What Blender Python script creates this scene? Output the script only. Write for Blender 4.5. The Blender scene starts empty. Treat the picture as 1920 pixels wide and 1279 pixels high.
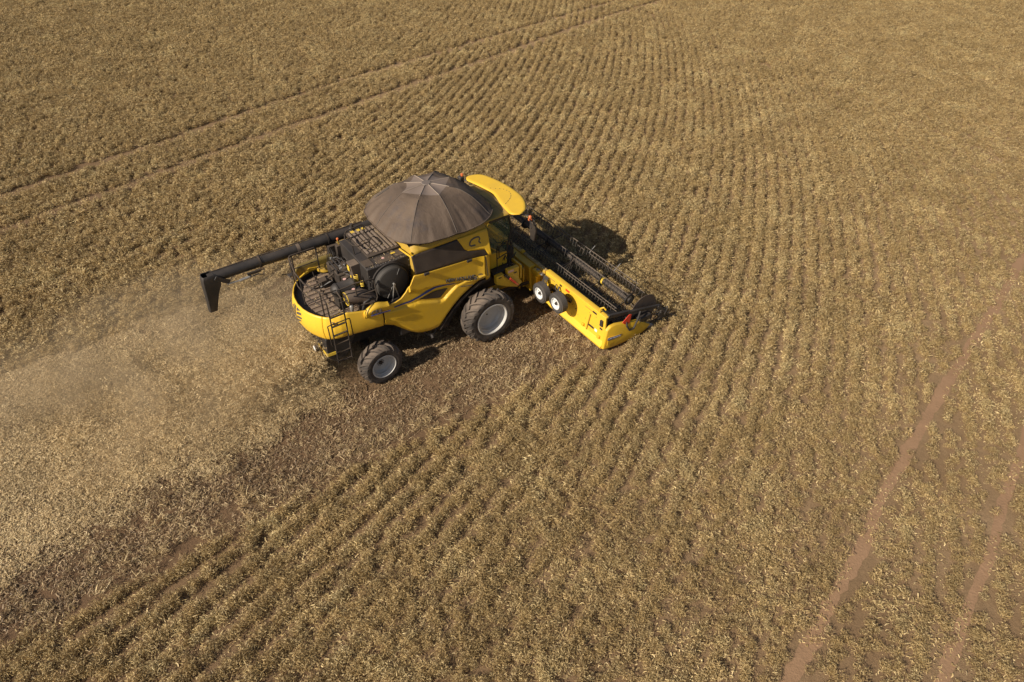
import bpy, bmesh, math, random
import numpy as np
from mathutils import Vector, Matrix, noise
random.seed(7); RNG = np.random.default_rng(11)
R = math.radians
S = bpy.context.scene
COL = S.collection

# ------------------------------------------------------------------ camera
CAM = Vector((-9.7092, -17.0420, 15.3770)); YAW = -0.610145; PIT = 0.711389; ROL = -0.00142
fw = Vector((-math.sin(YAW)*math.cos(PIT), math.cos(YAW)*math.cos(PIT), -math.sin(PIT)))
rt = Vector((math.cos(YAW), math.sin(YAW), 0)); up = rt.cross(fw)
rt, up = rt*math.cos(ROL)+up*math.sin(ROL), up*math.cos(ROL)-rt*math.sin(ROL)
cd = bpy.data.cameras.new('camera'); cam = bpy.data.objects.new('camera', cd); COL.objects.link(cam)
cd.sensor_width = 36; cd.lens = 1338.38/1920*36; cd.clip_start = 0.5; cd.clip_end = 2000
M4 = Matrix((rt, up, -fw)).transposed().to_4x4(); M4.translation = CAM; cam.matrix_world = M4
S.camera = cam
# ------------------------------------------------------------------ light
SUN_EL, SUN_AZ = 35.5, 5.0          # light travels towards +x, a touch towards +y
W = bpy.data.worlds.new("World"); S.world = W; W.use_nodes = True
nt = W.node_tree; bg = nt.nodes['Background']; sk = nt.nodes.new('ShaderNodeTexSky')
sk.sky_type = 'NISHITA'; sk.sun_disc = False; sk.sun_elevation = R(SUN_EL); sk.sun_rotation = R(270-SUN_AZ)
sk.dust_density = 2.0; nt.links.new(sk.outputs[0], bg.inputs[0]); bg.inputs[1].default_value = 0.055
sl = bpy.data.lights.new('sun', 'SUN'); sl.energy = 4.7; sl.angle = R(0.5); sl.color = (1, 0.90, 0.76)
sun = bpy.data.objects.new('sun', sl); COL.objects.link(sun)
sd = Vector((math.cos(R(SUN_EL))*math.cos(R(SUN_AZ)), math.cos(R(SUN_EL))*math.sin(R(SUN_AZ)), -math.sin(R(SUN_EL))))
sun.rotation_euler = sd.to_track_quat('-Z', 'Y').to_euler(); sun.location = (-20, 0, 20)
S.view_settings.view_transform = 'Standard'; S.view_settings.look = 'None'; S.view_settings.exposure = 0.3

# ------------------------------------------------------------------ materials
def nodes(m): m.use_nodes = True; return m.node_tree, m.node_tree.nodes['Principled BSDF']
def N(t, k, **kw):
    n = t.nodes.new(k)
    for a, b in kw.items(): setattr(n, a, b)
    return n
def mixc(t, fac, a, b):
    n = N(t, 'ShaderNodeMix', data_type='RGBA')
    for s, v in ((n.inputs[0], fac), (n.inputs[6], a), (n.inputs[7], b)):
        if isinstance(v, bpy.types.NodeSocket): t.links.new(v, s)
        elif isinstance(v, (int, float)): s.default_value = v
        else: s.default_value = (*v, 1)
    return n.outputs[2]
def noi(t, scale, detail=4, rough=.6, co=None):
    n = N(t, 'ShaderNodeTexNoise'); n.inputs['Scale'].default_value = scale
    n.inputs['Detail'].default_value = detail; n.inputs['Roughness'].default_value = rough
    if co is None:
        tc = N(t, 'ShaderNodeTexCoord'); co = tc.outputs['Object']
    t.links.new(co, n.inputs['Vector']); return n.outputs[0]
def rng(t, v, a, b, c=0., d=1.):
    n = N(t, 'ShaderNodeMapRange'); t.links.new(v, n.inputs[0])
    for i, x in enumerate((a, b, c, d)): n.inputs[i+1].default_value = x
    return n.outputs[0]
def math_(t, op, a, b=None):
    n = N(t, 'ShaderNodeMath', operation=op)
    for i, v in enumerate((a, b)):
        if v is None: continue
        if isinstance(v, (int, float)): n.inputs[i].default_value = v
        else: t.links.new(v, n.inputs[i])
    return n.outputs[0]
DUST = (0.20, 0.145, 0.10)
def paint(name, col, rough=.45, dust=.5, metal=0., top=.6, spec=.5, bump=.0, bscale=30, dcol=DUST):
    m = bpy.data.materials.new(name); t, b = nodes(m)
    n1 = noi(t, 1.7, 6, .65); n2 = noi(t, 23, 5, .7)
    g = N(t, 'ShaderNodeNewGeometry'); sx = N(t, 'ShaderNodeSeparateXYZ'); t.links.new(g.outputs['Normal'], sx.inputs[0])
    upf = rng(t, sx.outputs[2], .3, 1., 0., top)
    f = math_(t, 'MULTIPLY', rng(t, n1, .35, .75), rng(t, n2, .25, .7, .4, 1.))
    f = math_(t, 'MULTIPLY', math_(t, 'ADD', f, upf), dust)
    f = math_(t, 'MINIMUM', f, .92)
    c = mixc(t, f, col, dcol); t.links.new(c, b.inputs['Base Color'])
    r = rng(t, f, 0, .7, rough, .85); t.links.new(r, b.inputs['Roughness'])
    b.inputs['Metallic'].default_value = metal; b.inputs['Specular IOR Level'].default_value = spec
    if bump:
        bp = N(t, 'ShaderNodeBump'); bp.inputs['Strength'].default_value = bump; bp.inputs['Distance'].default_value = .02
        t.links.new(noi(t, bscale, 5, .6), bp.inputs['Height']); t.links.new(bp.outputs[0], b.inputs['Normal'])
    return m
YEL = paint('yellow_paint', (0.76, 0.46, 0.022), .38, .30, top=.3)
YELC = paint('clean_yellow_paint', (0.82, 0.51, 0.035), .40, .24, top=.18)
YELD = paint('dusty_yellow_paint', (0.55, 0.35, 0.03), .55, .55, top=.7)
BLK = paint('black_plastic', (0.018, 0.017, 0.017), .5, .36, top=.3, dcol=(.14,.105,.08))
BLKD = paint('dusty_black_metal', (0.022, 0.019, 0.017), .8, .62, top=.5, dcol=(.15,.11,.08), spec=.2)
BRN = paint('brown_dusty_plate', (0.06, 0.045, 0.038), .7, .75, top=.6)
GLS = bpy.data.materials.new('tinted_glass'); t_, b_ = nodes(GLS)
b_.inputs['Base Color'].default_value = (.10, .14, .09, 1); b_.inputs['Roughness'].default_value = .06; b_.inputs['Alpha'].default_value = .38
GLOSS = paint('dark_glossy_panel', (0.03, 0.022, 0.018), .3, .28, top=.3)
RUB = paint('tyre_rubber', (0.030, 0.026, 0.024), .8, .72, top=.8, bump=.3, bscale=60, dcol=(.21, .16, .12))
RUB2 = paint('clean_tyre_rubber', (0.04, 0.04, 0.04), .75, .45, top=.3, bump=.2, bscale=60)
RIM = paint('grey_rim_paint', (0.56, 0.55, 0.52), .45, .45, top=.3)
WHT = paint('white_rim_paint', (0.78, 0.78, 0.76), .45, .12, top=.2)
STEEL = paint('bare_steel', (0.45, 0.44, 0.42), .4, .3, metal=.7)
BLUE = paint('blue_decal', (0.02, 0.05, 0.22), .4, .2)
GREY = paint('grey_decal', (0.085, 0.075, 0.07), .45, .2)
WDEC = paint('white_decal', (0.7, 0.7, 0.72), .4, .2)
RED = paint('red_reflector', (0.70, 0.05, 0.02), .35, .12)
ORG = paint('orange_lens', (0.62, 0.16, 0.05), .3, .1)
STK = paint('yellow_sticker', (0.80, 0.55, 0.05), .5, .2)
PNK = paint('warning_sticker', (0.75, 0.45, 0.40), .5, .2)
SEAT = paint('seat_fabric', (0.20, 0.22, 0.07), .8, .3)
FAN = bpy.data.materials.new('rotary_screen'); t, b = nodes(FAN)
tc = N(t, 'ShaderNodeTexCoord'); wv = N(t, 'ShaderNodeTexWave', wave_type='RINGS'); wv.rings_direction = 'SPHERICAL'
mp = N(t, 'ShaderNodeMapping'); t.links.new(tc.outputs['Object'], mp.inputs[0]); t.links.new(mp.outputs[0], wv.inputs[0])
wv.inputs['Scale'].default_value = 14; wv.inputs['Detail Scale'].default_value = 3; wv.inputs['Distortion'].default_value = .3
t.links.new(mixc(t, wv.outputs[0], (.030, .027, .024), (.060, .052, .044)), b.inputs['Base Color']); b.inputs['Roughness'].default_value = .75
# cover fabric
FAB = bpy.data.materials.new('cover_fabric'); t, b = nodes(FAB)
c = mixc(t, rng(t, noi(t, 1.1, 5, .6), .35, .7), (0.100, 0.072, 0.053), (0.145, 0.104, 0.074))
c = mixc(t, rng(t, noi(t, .8, 6, .7), .56, .66, 0, .5), c, (0.050, 0.048, 0.060))
c = mixc(t, rng(t, noi(t, 40, 3, .7), .3, .8, 0, .35), c, (0.095, .072, .056))
t.links.new(c, b.inputs['Base Color']); b.inputs['Roughness'].default_value = .65; b.inputs['Specular IOR Level'].default_value = .25
bp = N(t, 'ShaderNodeBump'); bp.inputs['Strength'].default_value = .3; bp.inputs['Distance'].default_value = .05
wn = N(t, 'ShaderNodeTexNoise'); wn.inputs['Scale'].default_value = 4.5; wn.inputs['Detail'].default_value = 5; wn.inputs['Distortion'].default_value = 1.4
tc = N(t, 'ShaderNodeTexCoord'); mp = N(t, 'ShaderNodeMapping'); mp.inputs['Scale'].default_value = (1.4, 1.4, .35)
t.links.new(tc.outputs['Object'], mp.inputs[0]); t.links.new(mp.outputs[0], wn.inputs['Vector'])
t.links.new(wn.outputs[0], bp.inputs['Height']); t.links.new(bp.outputs[0], b.inputs['Normal'])
RIB = paint('cover_seam', (0.36, 0.29, 0.23), .6, .3)
# soil
def soil_mat():
    m = bpy.data.materials.new('soil'); t, b = nodes(m)
    tc = N(t, 'ShaderNodeTexCoord'); co = tc.outputs['Object']
    sx = N(t, 'ShaderNodeSeparateXYZ'); t.links.new(co, sx.inputs[0])
    a = noi(t, .35, 6, .6, co); d = noi(t, 5, 6, .7, co); e = noi(t, 40, 5, .7, co)
    c = mixc(t, rng(t, a, .35, .65), (0.245, 0.163, 0.088), (0.340, 0.233, 0.132))
    c = mixc(t, rng(t, d, .3, .75, 0, .55), c, (0.165, 0.100, 0.055))
    c = mixc(t, rng(t, e, .45, .75, 0, .5), c, (0.42, 0.29, 0.165))
    damp = math_(t, 'ADD', rng(t, sx.outputs[0], -12, 12, .5, -.15), math_(t, 'MULTIPLY', noi(t, .12, 3, .5, co), .3))
    c = mixc(t, rng(t, damp, 0, 1, 0, .85), c, (0.118, 0.070, 0.040))
    stir = math_(t, 'MULTIPLY', math_(t, 'MULTIPLY', rng(t, sx.outputs[1], -1.0, -2.2), rng(t, sx.outputs[1], -5.0, -4.5)), rng(t, sx.outputs[0], 3.5, 2.0))
    c = mixc(t, math_(t, 'MULTIPLY', stir, rng(t, a, .3, .6, .2, .55)), c, (0.118, 0.068, 0.040))
    t.links.new(c, b.inputs['Base Color']); b.inputs['Roughness'].default_value = 1; b.inputs['Specular IOR Level'].default_value = .1
    bp = N(t, 'ShaderNodeBump'); bp.inputs['Strength'].default_value = .8; bp.inputs['Distance'].default_value = .05
    s = math_(t, 'ADD', d, math_(t, 'MULTIPLY', e, .4)); t.links.new(s, bp.inputs['Height']); t.links.new(bp.outputs[0], b.inputs['Normal'])
    return m
SOIL = soil_mat()
def straw_mat(name, c0, c1, c2, green=.0):
    """dry plant matter: tone per piece, random per clump, broad patches over the field"""
    m = bpy.data.materials.new(name); t, b = nodes(m)
    at = N(t, 'ShaderNodeAttribute'); at.attribute_name = 'tone'
    oi = N(t, 'ShaderNodeObjectInfo')
    c = mixc(t, at.outputs['Fac'], c0, c1)
    c = mixc(t, math_(t, 'MULTIPLY', oi.outputs['Random'], .5), c, c2)
    pn = noi(t, .55, 5, .65, oi.outputs['Location'])
    c = mixc(t, rng(t, pn, .42, .68, 0, .50), c, tuple(v*.45 for v in c2))
    c = mixc(t, rng(t, pn, .46, .28, 0, .22), c, tuple(min(.95, v*1.05) for v in c1))
    if green:
        g = rng(t, noi(t, .13, 4, .6, oi.outputs['Location']), .50, .72, 0, green)
        c = mixc(t, g, c, (0.17, 0.15, 0.055))
    t.links.new(c, b.inputs['Base Color']); b.inputs['Roughness'].default_value = .55; b.inputs['Specular IOR Level'].default_value = .4
    tr = N(t, 'ShaderNodeBsdfTranslucent'); t.links.new(c, tr.inputs['Color']); ms = N(t, 'ShaderNodeMixShader'); ms.inputs[0].default_value = .15
    t.links.new(b.outputs[0], ms.inputs[1]); t.links.new(tr.outputs[0], ms.inputs[2]); t.links.new(ms.outputs[0], t.nodes['Material Output'].inputs['Surface'])
    return m

# ------------------------------------------------------------------ mesh helpers
class MB:
    def __init__(s): s.b = bmesh.new()
    def V(s, *p): return s.b.verts.new(p if len(p) == 3 else p[0])
    def F(s, vs):
        try: return s.b.faces.new(vs)
        except ValueError: return None
    def box(s, x0, x1, y0, y1, z0, z1):
        v = [s.V(x, y, z) for x in (x0, x1) for y in (y0, y1) for z in (z0, z1)]
        for f in ((0,1,3,2),(4,6,7,5),(0,4,5,1),(2,3,7,6),(0,2,6,4),(1,5,7,3)): s.F([v[i] for i in f])
        return s
    def obox(s, p, q, w, h, upv=(0,0,1)):
        p, q = Vector(p), Vector(q); d = (q-p).normalized(); u = Vector(upv)
        a = d.cross(u); a = a.normalized() if a.length > 1e-4 else Vector((1,0,0)); u = a.cross(d).normalized()
        v = [s.V(*(c + a*w/2*i + u*h/2*j)) for c in (p, q) for i in (-1, 1) for j in (-1, 1)]
        for f in ((0,1,3,2),(4,6,7,5),(0,4,5,1),(2,3,7,6),(0,2,6,4),(1,5,7,3)): s.F([v[i] for i in f])
        return s
    def tube(s, pts, r, n=8, cap=True):
        pts = [Vector(p) for p in pts]; k = len(pts); rs = r if isinstance(r, (list, tuple)) else [r]*k
        prev = None; rings = []
        for i, p in enumerate(pts):
            d = ((pts[min(i+1,k-1)]-p).normalized() + (p-pts[max(i-1,0)]).normalized()).normalized()
            if prev is None:
                a = d.cross(Vector((0,0,1)));
                if a.length < 1e-3: a = d.cross(Vector((1,0,0)))
            else: a = prev - d*prev.dot(d)
            a.normalize(); prev = a; c = d.cross(a)
            rings.append([s.V(*(p + (a*math.cos(2*math.pi*j/n) + c*math.sin(2*math.pi*j/n))*rs[i])) for j in range(n)])
        for A, B in zip(rings, rings[1:]):
            for j in range(n): s.F([A[j], A[(j+1)%n], B[(j+1)%n], B[j]])
        if cap: s.F(rings[0][::-1]); s.F(rings[-1])
        return s
    def prism(s, out, ax, a, b):
        def P(u, v, w): return {'y': (u, w, v), 'x': (w, u, v), 'z': (u, v, w)}[ax]
        A = [s.V(*P(u, v, a)) for u, v in out]; B = [s.V(*P(u, v, b)) for u, v in out]
        s.F(A); s.F(B[::-1]); n = len(out)
        for i in range(n): s.F([A[i], B[i], B[(i+1)%n], A[(i+1)%n]])
        return s
    def lathe(s, prof, c, ax='y', n=48, close=False, sy=1):
        def P(r, a, h):
            u, v = r*math.cos(a), r*math.sin(a)
            q = {'y': (u, h*sy, v), 'x': (h, u, v), 'z': (u, v, h)}[ax]
            return (c[0]+q[0], c[1]+q[1], c[2]+q[2])
        rings = [[s.V(*P(r, 2*math.pi*j/n, h)) for j in range(n)] if r > 1e-6 else [s.V(*P(0, 0, h))] for r, h in prof]
        pairs = list(zip(rings, rings[1:])) + ([(rings[-1], rings[0])] if close else [])
        for A, B in pairs:
            for j in range(n):
                k = (j+1) % n
                if len(A) == 1: s.F([A[0], B[k], B[j]])
                elif len(B) == 1: s.F([A[j], A[k], B[0]])
                else: s.F([A[j], A[k], B[k], B[j]])
        return s
    def grid(s, f, nu, nv, wrap=False):
        g = [[s.V(*f(i/nu, j/nv)) for j in range(nv+1)] for i in range(nu if wrap else nu+1)]
        for i in range(nu):
            for j in range(nv):
                a, b_ = g[i], g[(i+1) % len(g)]
                s.F([a[j], b_[j], b_[j+1], a[j+1]])
        return s
    def build(s, name, mat, parent=None, bevel=0., smooth=False, solid=0., sub=0, offset=0):
        bmesh.ops.recalc_face_normals(s.b, faces=s.b.faces)
        me = bpy.data.meshes.new(name); s.b.to_mesh(me); s.b.free()
        o = bpy.data.objects.new(name, me); COL.objects.link(o); me.materials.append(mat)
        if parent: o.parent = parent
        if solid:
            q = o.modifiers.new('s', 'SOLIDIFY'); q.thickness = solid; q.offset = offset
        if sub:
            q = o.modifiers.new('u', 'SUBSURF'); q.levels = q.render_levels = sub
        if bevel:
            q = o.modifiers.new('b', 'BEVEL'); q.width = bevel; q.segments = 2; q.limit_method = 'ANGLE'; q.angle_limit = R(35)
        if smooth or bevel:
            for p in me.polygons: p.use_smooth = True
            try: me.set_sharp_from_angle(angle=R(38))
            except Exception: pass
        return o
def tag(o, label=None, cat=None, group=None, kind=None):
    for k, v in (('label', label), ('category', cat), ('group', group), ('kind', kind)):
        if v: o[k] = v
    return o
def empty(name, loc=(0,0,0), parent=None):
    o = bpy.data.objects.new(name, None); COL.objects.link(o); o.location = loc
    if parent: o.parent = parent
    return o
def lerp(a, b, t): return a+(b-a)*t
def interp(x, pts):
    if x <= pts[0][0]: return pts[0][1]
    for (a, u), (b, v) in zip(pts, pts[1:]):
        if x <= b: return lerp(u, v, (x-a)/(b-a))
    return pts[-1][1]
def sst(x): x = min(1, max(0, x)); return x*x*(3-2*x)
def text_bm(txt, size, mapf, thick=.006, bold=.0):
    cu = bpy.data.curves.new('t', 'FONT'); cu.body = txt; cu.size = size; cu.offset = bold; cu.resolution_u = 3
    ob = bpy.data.objects.new('t', cu); COL.objects.link(ob)
    dg = bpy.context.evaluated_depsgraph_get(); me = bpy.data.meshes.new_from_object(ob.evaluated_get(dg))
    mb = MB(); mb.b.from_mesh(me)
    bmesh.ops.triangulate(mb.b, faces=mb.b.faces)
    r = bmesh.ops.extrude_face_region(mb.b, geom=list(mb.b.faces))
    nv = {v for v in r['geom'] if isinstance(v, bmesh.types.BMVert)}
    for v in mb.b.verts: v.co = Vector(mapf(v.co.x, v.co.y, thick if v in nv else 0.))
    bpy.data.objects.remove(ob); return mb

# ------------------------------------------------------------------ field geometry
PH = {(0,1):-14.385,(0,2):0.227,(1,0):10.329,(1,1):0.719,(2,0):2.909}
def phi(x, y):
    u = (x-8)/20; v = (y-10)/20
    return sum(c*u**i*v**j for (i, j), c in PH.items())
def dphi(x, y):
    u = (x-8)/20; v = (y-10)/20
    gx = (10.329+.719*v+2*2.909*u)/20; gy = (-14.385+2*.227*v+.719*u)/20
    return gx, gy
TRAMS = [([(-14,17.7),(-12.11,18.04),(-8.78,18.81),(-5.07,19.43),(0.79,20.79),(5.49,21.62),(13.99,22.68),(20.47,23.54),(28.4,24.4),(34,24.9)], .26, 1.),
 ([(-13,14.8),(-11.46,15.19),(-9.37,15.56),(-7.11,15.97),(-3.31,16.79),(2.56,17.87),(8.09,18.82),(15.92,20.14),(23.63,21.73),(30.9,22.6),(40,24)], .29, 1.),
 ([(26,-8.2),(18.51,-9.84),(15.58,-10.57),(11.58,-11.48),(8.58,-12.21),(5.13,-13.09),(2.15,-14.06),(-0.19,-14.64),(-3,-15.4)], .20, .97),
 ([(20,-11.5),(12.2,-13.6),(9.38,-14.51),(7.16,-15.14),(5.14,-15.81),(3.06,-16.32),(0,-17.2)], .18, .96),
 ([(29,26),(28.23,21.4),(27.45,15.03),(27.14,6.85),(27.2,1.76),(26.68,-2.92),(26.95,-9)], .22, .5)]
def tram_d(x, y):
    """distance to nearest tramline divided by its half width"""
    best = np.full(x.shape, 9.); st = np.zeros(x.shape)
    for pts, w, k in TRAMS:
        for (ax, ay), (bx, by) in zip(pts, pts[1:]):
            dx, dy = bx-ax, by-ay; t = np.clip(((x-ax)*dx+(y-ay)*dy)/(dx*dx+dy*dy), 0, 1)
            d = np.hypot(x-ax-t*dx, y-ay-t*dy)/w
            m = d < best; best = np.where(m, d, best); st = np.where(m, k, st)
    return best, st
def nz(x, y, s, off=0.):
    return np.array([noise.noise(Vector((a*s+off, b*s-off, off))) for a, b in zip(x, y)])
def in_view(x, y, z=0., m=.18):
    d = np.stack([x-CAM.x, y-CAM.y, np.full_like(x, z-CAM.z)], 1)
    w = d@np.array(fw); f = 1338.38/960
    return (w > 1) & (np.abs(d@np.array(rt))*f < w*(1+m)) & (np.abs(d@np.array(up))*f < w*(.666+m))
def cut(x, y, edge=0.):
    """harvested strip: behind the cutter bar, between the two edges"""
    near = np.where(x > .8, -4.72, -4.48)+edge; far = 5.4+edge
    return (x < 4.7) & (y > near) & (y < np.where(x < 1.5, far, 4.6))

def scatter(name, pts, rot, scl, idx, protos, label=None):
    """one 'stuff' object: instances of small plant pieces on a point mesh"""
    me = bpy.data.meshes.new(name); me.vertices.add(len(pts)); me.vertices.foreach_set('co', np.asarray(pts, np.float32).ravel())
    for nme, ty, arr in (('rot','FLOAT_VECTOR',rot),('scl','FLOAT',scl),('idx','INT',idx)):
        a = me.attributes.new(nme, ty, 'POINT'); a.data.foreach_set('vector' if ty == 'FLOAT_VECTOR' else 'value', np.asarray(arr).ravel())
    o = bpy.data.objects.new(name, me); COL.objects.link(o)
    pc = bpy.data.collections.new(name+'_pieces')
    for p in protos: pc.objects.link(p)
    g = bpy.data.node_groups.new(name, 'GeometryNodeTree')
    g.interface.new_socket('Geometry', in_out='INPUT', socket_type='NodeSocketGeometry')
    g.interface.new_socket('Geometry', in_out='OUTPUT', socket_type='NodeSocketGeometry')
    gi = g.nodes.new('NodeGroupInput'); go = g.nodes.new('NodeGroupOutput')
    ip = g.nodes.new('GeometryNodeInstanceOnPoints'); ci = g.nodes.new('GeometryNodeCollectionInfo')
    ci.inputs['Collection'].default_value = pc; ci.inputs['Separate Children'].default_value = True; ci.inputs['Reset Children'].default_value = True
    def at(n, ty):
        q = g.nodes.new('GeometryNodeInputNamedAttribute'); q.data_type = ty; q.inputs[0].default_value = n; return q.outputs[0]
    L = g.links.new
    L(gi.outputs[0], ip.inputs['Points']); L(ci.outputs[0], ip.inputs['Instance']); ip.inputs['Pick Instance'].default_value = True
    L(at('idx','INT'), ip.inputs['Instance Index']); L(at('rot','FLOAT_VECTOR'), ip.inputs['Rotation']); L(at('scl','FLOAT'), ip.inputs['Scale'])
    L(ip.outputs[0], go.inputs[0])
    md = o.modifiers.new('scatter', 'NODES'); md.node_group = g
    return tag(o, label, kind='stuff')
def leaf_proto(name, mat, n, rad, h, ln, wd, lie=.3, stems=0, seed=0):
    """a clump of n curled leaf and pod pieces in a volume, plus thin stems"""
    r = np.random.default_rng(seed); V = []; F = []; T = []
    def strip(p, d, L, w, curl, tone, seg=2):
        d = d/np.linalg.norm(d); sdv = np.cross(d, r.normal(size=3)); sdv /= np.linalg.norm(sdv); nn = np.cross(sdv, d)
        b0 = len(V)
        for i in range(seg+1):
            t = i/seg; c = p + d*L*t + nn*curl*L*t*t; ww = w*(1-.75*t) if i else w*.7
            V.append(c-sdv*ww/2); V.append(c+sdv*ww/2)
        for i in range(seg):
            F.append((b0+2*i, b0+2*i+1, b0+2*i+3, b0+2*i+2)); T.append(tone)
    for i in range(n):
        a = r.uniform(0, 2*np.pi); q = rad*np.sqrt(r.uniform()); z = h*r.uniform(.08, 1)*(1-.45*(q/rad)**2)
        d = np.array([r.normal(), r.normal(), abs(r.normal())*(1-lie)+.1-lie*.3])
        strip(np.array([q*np.cos(a), q*np.sin(a), z]), d, r.uniform(*ln), r.uniform(*wd), r.uniform(-.7, .7), r.uniform()**2.1)
    for i in range(stems):
        a = r.uniform(0, 2*np.pi); q = rad*.5*r.uniform()
        strip(np.array([q*np.cos(a), q*np.sin(a), -.03]), np.array([r.normal()*.35, r.normal()*.35, 1]), h*r.uniform(.7, 1.1), .012, r.uniform(-.2, .2), r.uniform(0, .4), 3)
    me = bpy.data.meshes.new(name); me.from_pydata([tuple(v) for v in V], [], F)
    at = me.attributes.new('tone', 'FLOAT', 'FACE'); at.data.foreach_set('value', np.array(T, np.float32)); me.materials.append(mat)
    return bpy.data.objects.new(name, me)

# ================================================================== COMBINE HARVESTER (origin under the front axle, nose to +x)
H = empty('combine_harvester')
tag(H, 'yellow combine harvester with brown fabric tank cover and black unloading auger', 'combine harvester')

# ---------------- side body
BOT = [(-3.40,1.87),(-3.08,1.70),(-2.80,1.43),(-2.56,1.20),(-2.35,1.05),(-2.19,.985),(-1.9,.93),(-1.62,.94),(-1.30,1.29),(-1.05,1.53),(-.80,1.73),(-.42,1.95),(-.03,2.11),(.13,2.13)]
TOP = [(-3.40,2.58),(-3.27,2.56),(-3.0,2.53),(-2.78,2.58),(-2.60,2.74),(-2.45,2.95),(-2.36,3.14),(-2.30,3.235),(-2.05,3.20),(-.41,3.07),(.13,3.0)]
RDG = [(-3.4,2.33),(-2.23,2.22),(-1.75,2.04),(-1.50,1.94),(-1.38,1.96),(-1.25,2.06),(-.9,2.30),(-.6,2.34),(.2,2.30)]
UCR = [(-2.49,2.69),(-1.48,2.52),(-.05,2.17),(.2,2.12)]
def side_y(x, z):
    """outer skin of the right side"""
    y = -1.46 - .04*sst((x+4.2)/1.2)
    y += .27*max(0, z-3.1)/.9
    if x > -3.45:
        rd = interp(x, RDG)
        y += .085*(1-sst((rd-z+.035)/.07)) * sst((.35-x)/.5) * (1 if z < 2.9 else 0 if z > 3.2 else (3.2-z)/.3)*sst((x+3.6)/.9)
        lo = interp(x, BOT)
        y += .13*max(0, 1-(z-lo)/.22)**2
        if x > -2.49:
            uc = interp(x, UCR); y -= .045*sst((z-uc)/.05)*(1 if z < 2.9 else 0 if z > 3.1 else (3.1-z)/.2)
    return y
def skin(name, mat, parent, xa, xb, bot, top, nx, nz, s=1, solid=.04, off=0.):
    mb = MB(); mb.grid(lambda u, v: (lambda x: (lambda z: (x, s*(side_y(x, z)-off), z))(lerp(interp(x, bot), interp(x, top), v)))(lerp(xa, xb, u)), nx, nz)
    return mb.build(name, mat, parent, smooth=True, solid=solid, offset=0)
SIDE = {}
for s in (1, -1):
    p = skin('side_panel', YEL, H, -3.40, .13, BOT, TOP, 110, 84, s); SIDE[s] = p
    # front corner pillar, rounded round to the cab
    f = MB(); f.grid(lambda u, v: (lambda z, a: (.155+.30*math.sin(a)*(1-.12*v), s*(-1.50+.27*max(0, z-3.1)/.9+.34*(1-math.cos(a))), z))(lerp(2.09, 3.0, v), u*math.pi/2), 12, 10)
    f.build('corner_panel', YEL, H, smooth=True, solid=.03)
    # dark band under the tank
    LB = [(-2.27,3.25),(-2.05,3.215),(-.41,3.085),(.24,3.01)]; UB = [(-2.3,3.8),(-.70,3.80),(-.6,3.60),(-.52,3.42),(-.40,3.34),(.15,3.20),(.24,3.05)]
    q = skin('dark_side_band', GLOSS, H, -2.24, .24, LB, UB, 60, 10, s, .03, .0)
    UB2 = [(x, z) for x, z in UB[1:-2]]+[(.15,3.20),(.26,2.95),(.30,2.9)]
    q = skin('upper_side_panel', YEL, H, -.69, .36, [(-.70,3.795),(-.6,3.615),(-.52,3.435),(-.40,3.355),(.17,3.22),(.25,3.03),(.36,2.99)], [(-.7,3.81),(.36,3.82)], 40, 8, s, .03, .012)
    # sloping shoulder from the fold up to the tank rim
    sh = MB(); sh.grid(lambda u, v: (lerp(-2.22, .34, u)+.02*v, s*(-1.285+.15*v), 3.80+.24*v), 10, 3)
    sh.build('tank_shoulder', YELD if s > 0 else YELD, H, smooth=True, solid=.03)
    # wheel arch liner
    LO = [(-1.62,.83),(-1.28,.86),(-1.1,1.2),(-.67,1.64),(-.3,1.86),(0,1.95),(.35,1.97)]
    UP = [(-1.62,.90),(-1.30,1.25),(-1.05,1.50),(-.80,1.70),(-.42,1.92),(-.03,2.08),(.35,2.10)]
    al = MB(); al.grid(lambda u, v: (lambda k: (lambda a, b: (lerp(a[0], b[0], v), s*(-1.46+.10*v*0+.06*(1-v)), lerp(a[1], b[1], v)))((lerp(LO[k[0]][0], LO[k[0]+1][0], k[1]), lerp(LO[k[0]][1], LO[k[0]+1][1], k[1])), (lerp(UP[k[0]][0], UP[k[0]+1][0], k[1]), lerp(UP[k[0]][1], UP[k[0]+1][1], k[1]))))((min(5, int(u*6)), u*6-min(5, int(u*6)))), 36, 3)
    al.build('arch_liner', BLKD, H, solid=.05, offset=s)
# panel seams and small fittings on the visible side
sm = MB(); sm.tube([(interp(z, [(2.13,.235),(3.0,.14)]), side_y(.2, z)-.002, z) for z in np.linspace(2.12, 3.0, 12)], .013, 6)
sm.build('panel_seam', BLK, H)
for x, z in ((-2.0,3.17),(-.52,3.05)):
    MB().box(x, x+.17, -1.555, -1.50, z-.03, z+.05).build('panel_latch', BLK, SIDE[1], bevel=.01)
MB().box(-1.95,-1.88,-1.50,-1.44,1.06,1.12).build('panel_latch', BLK, SIDE[1], bevel=.008)

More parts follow.
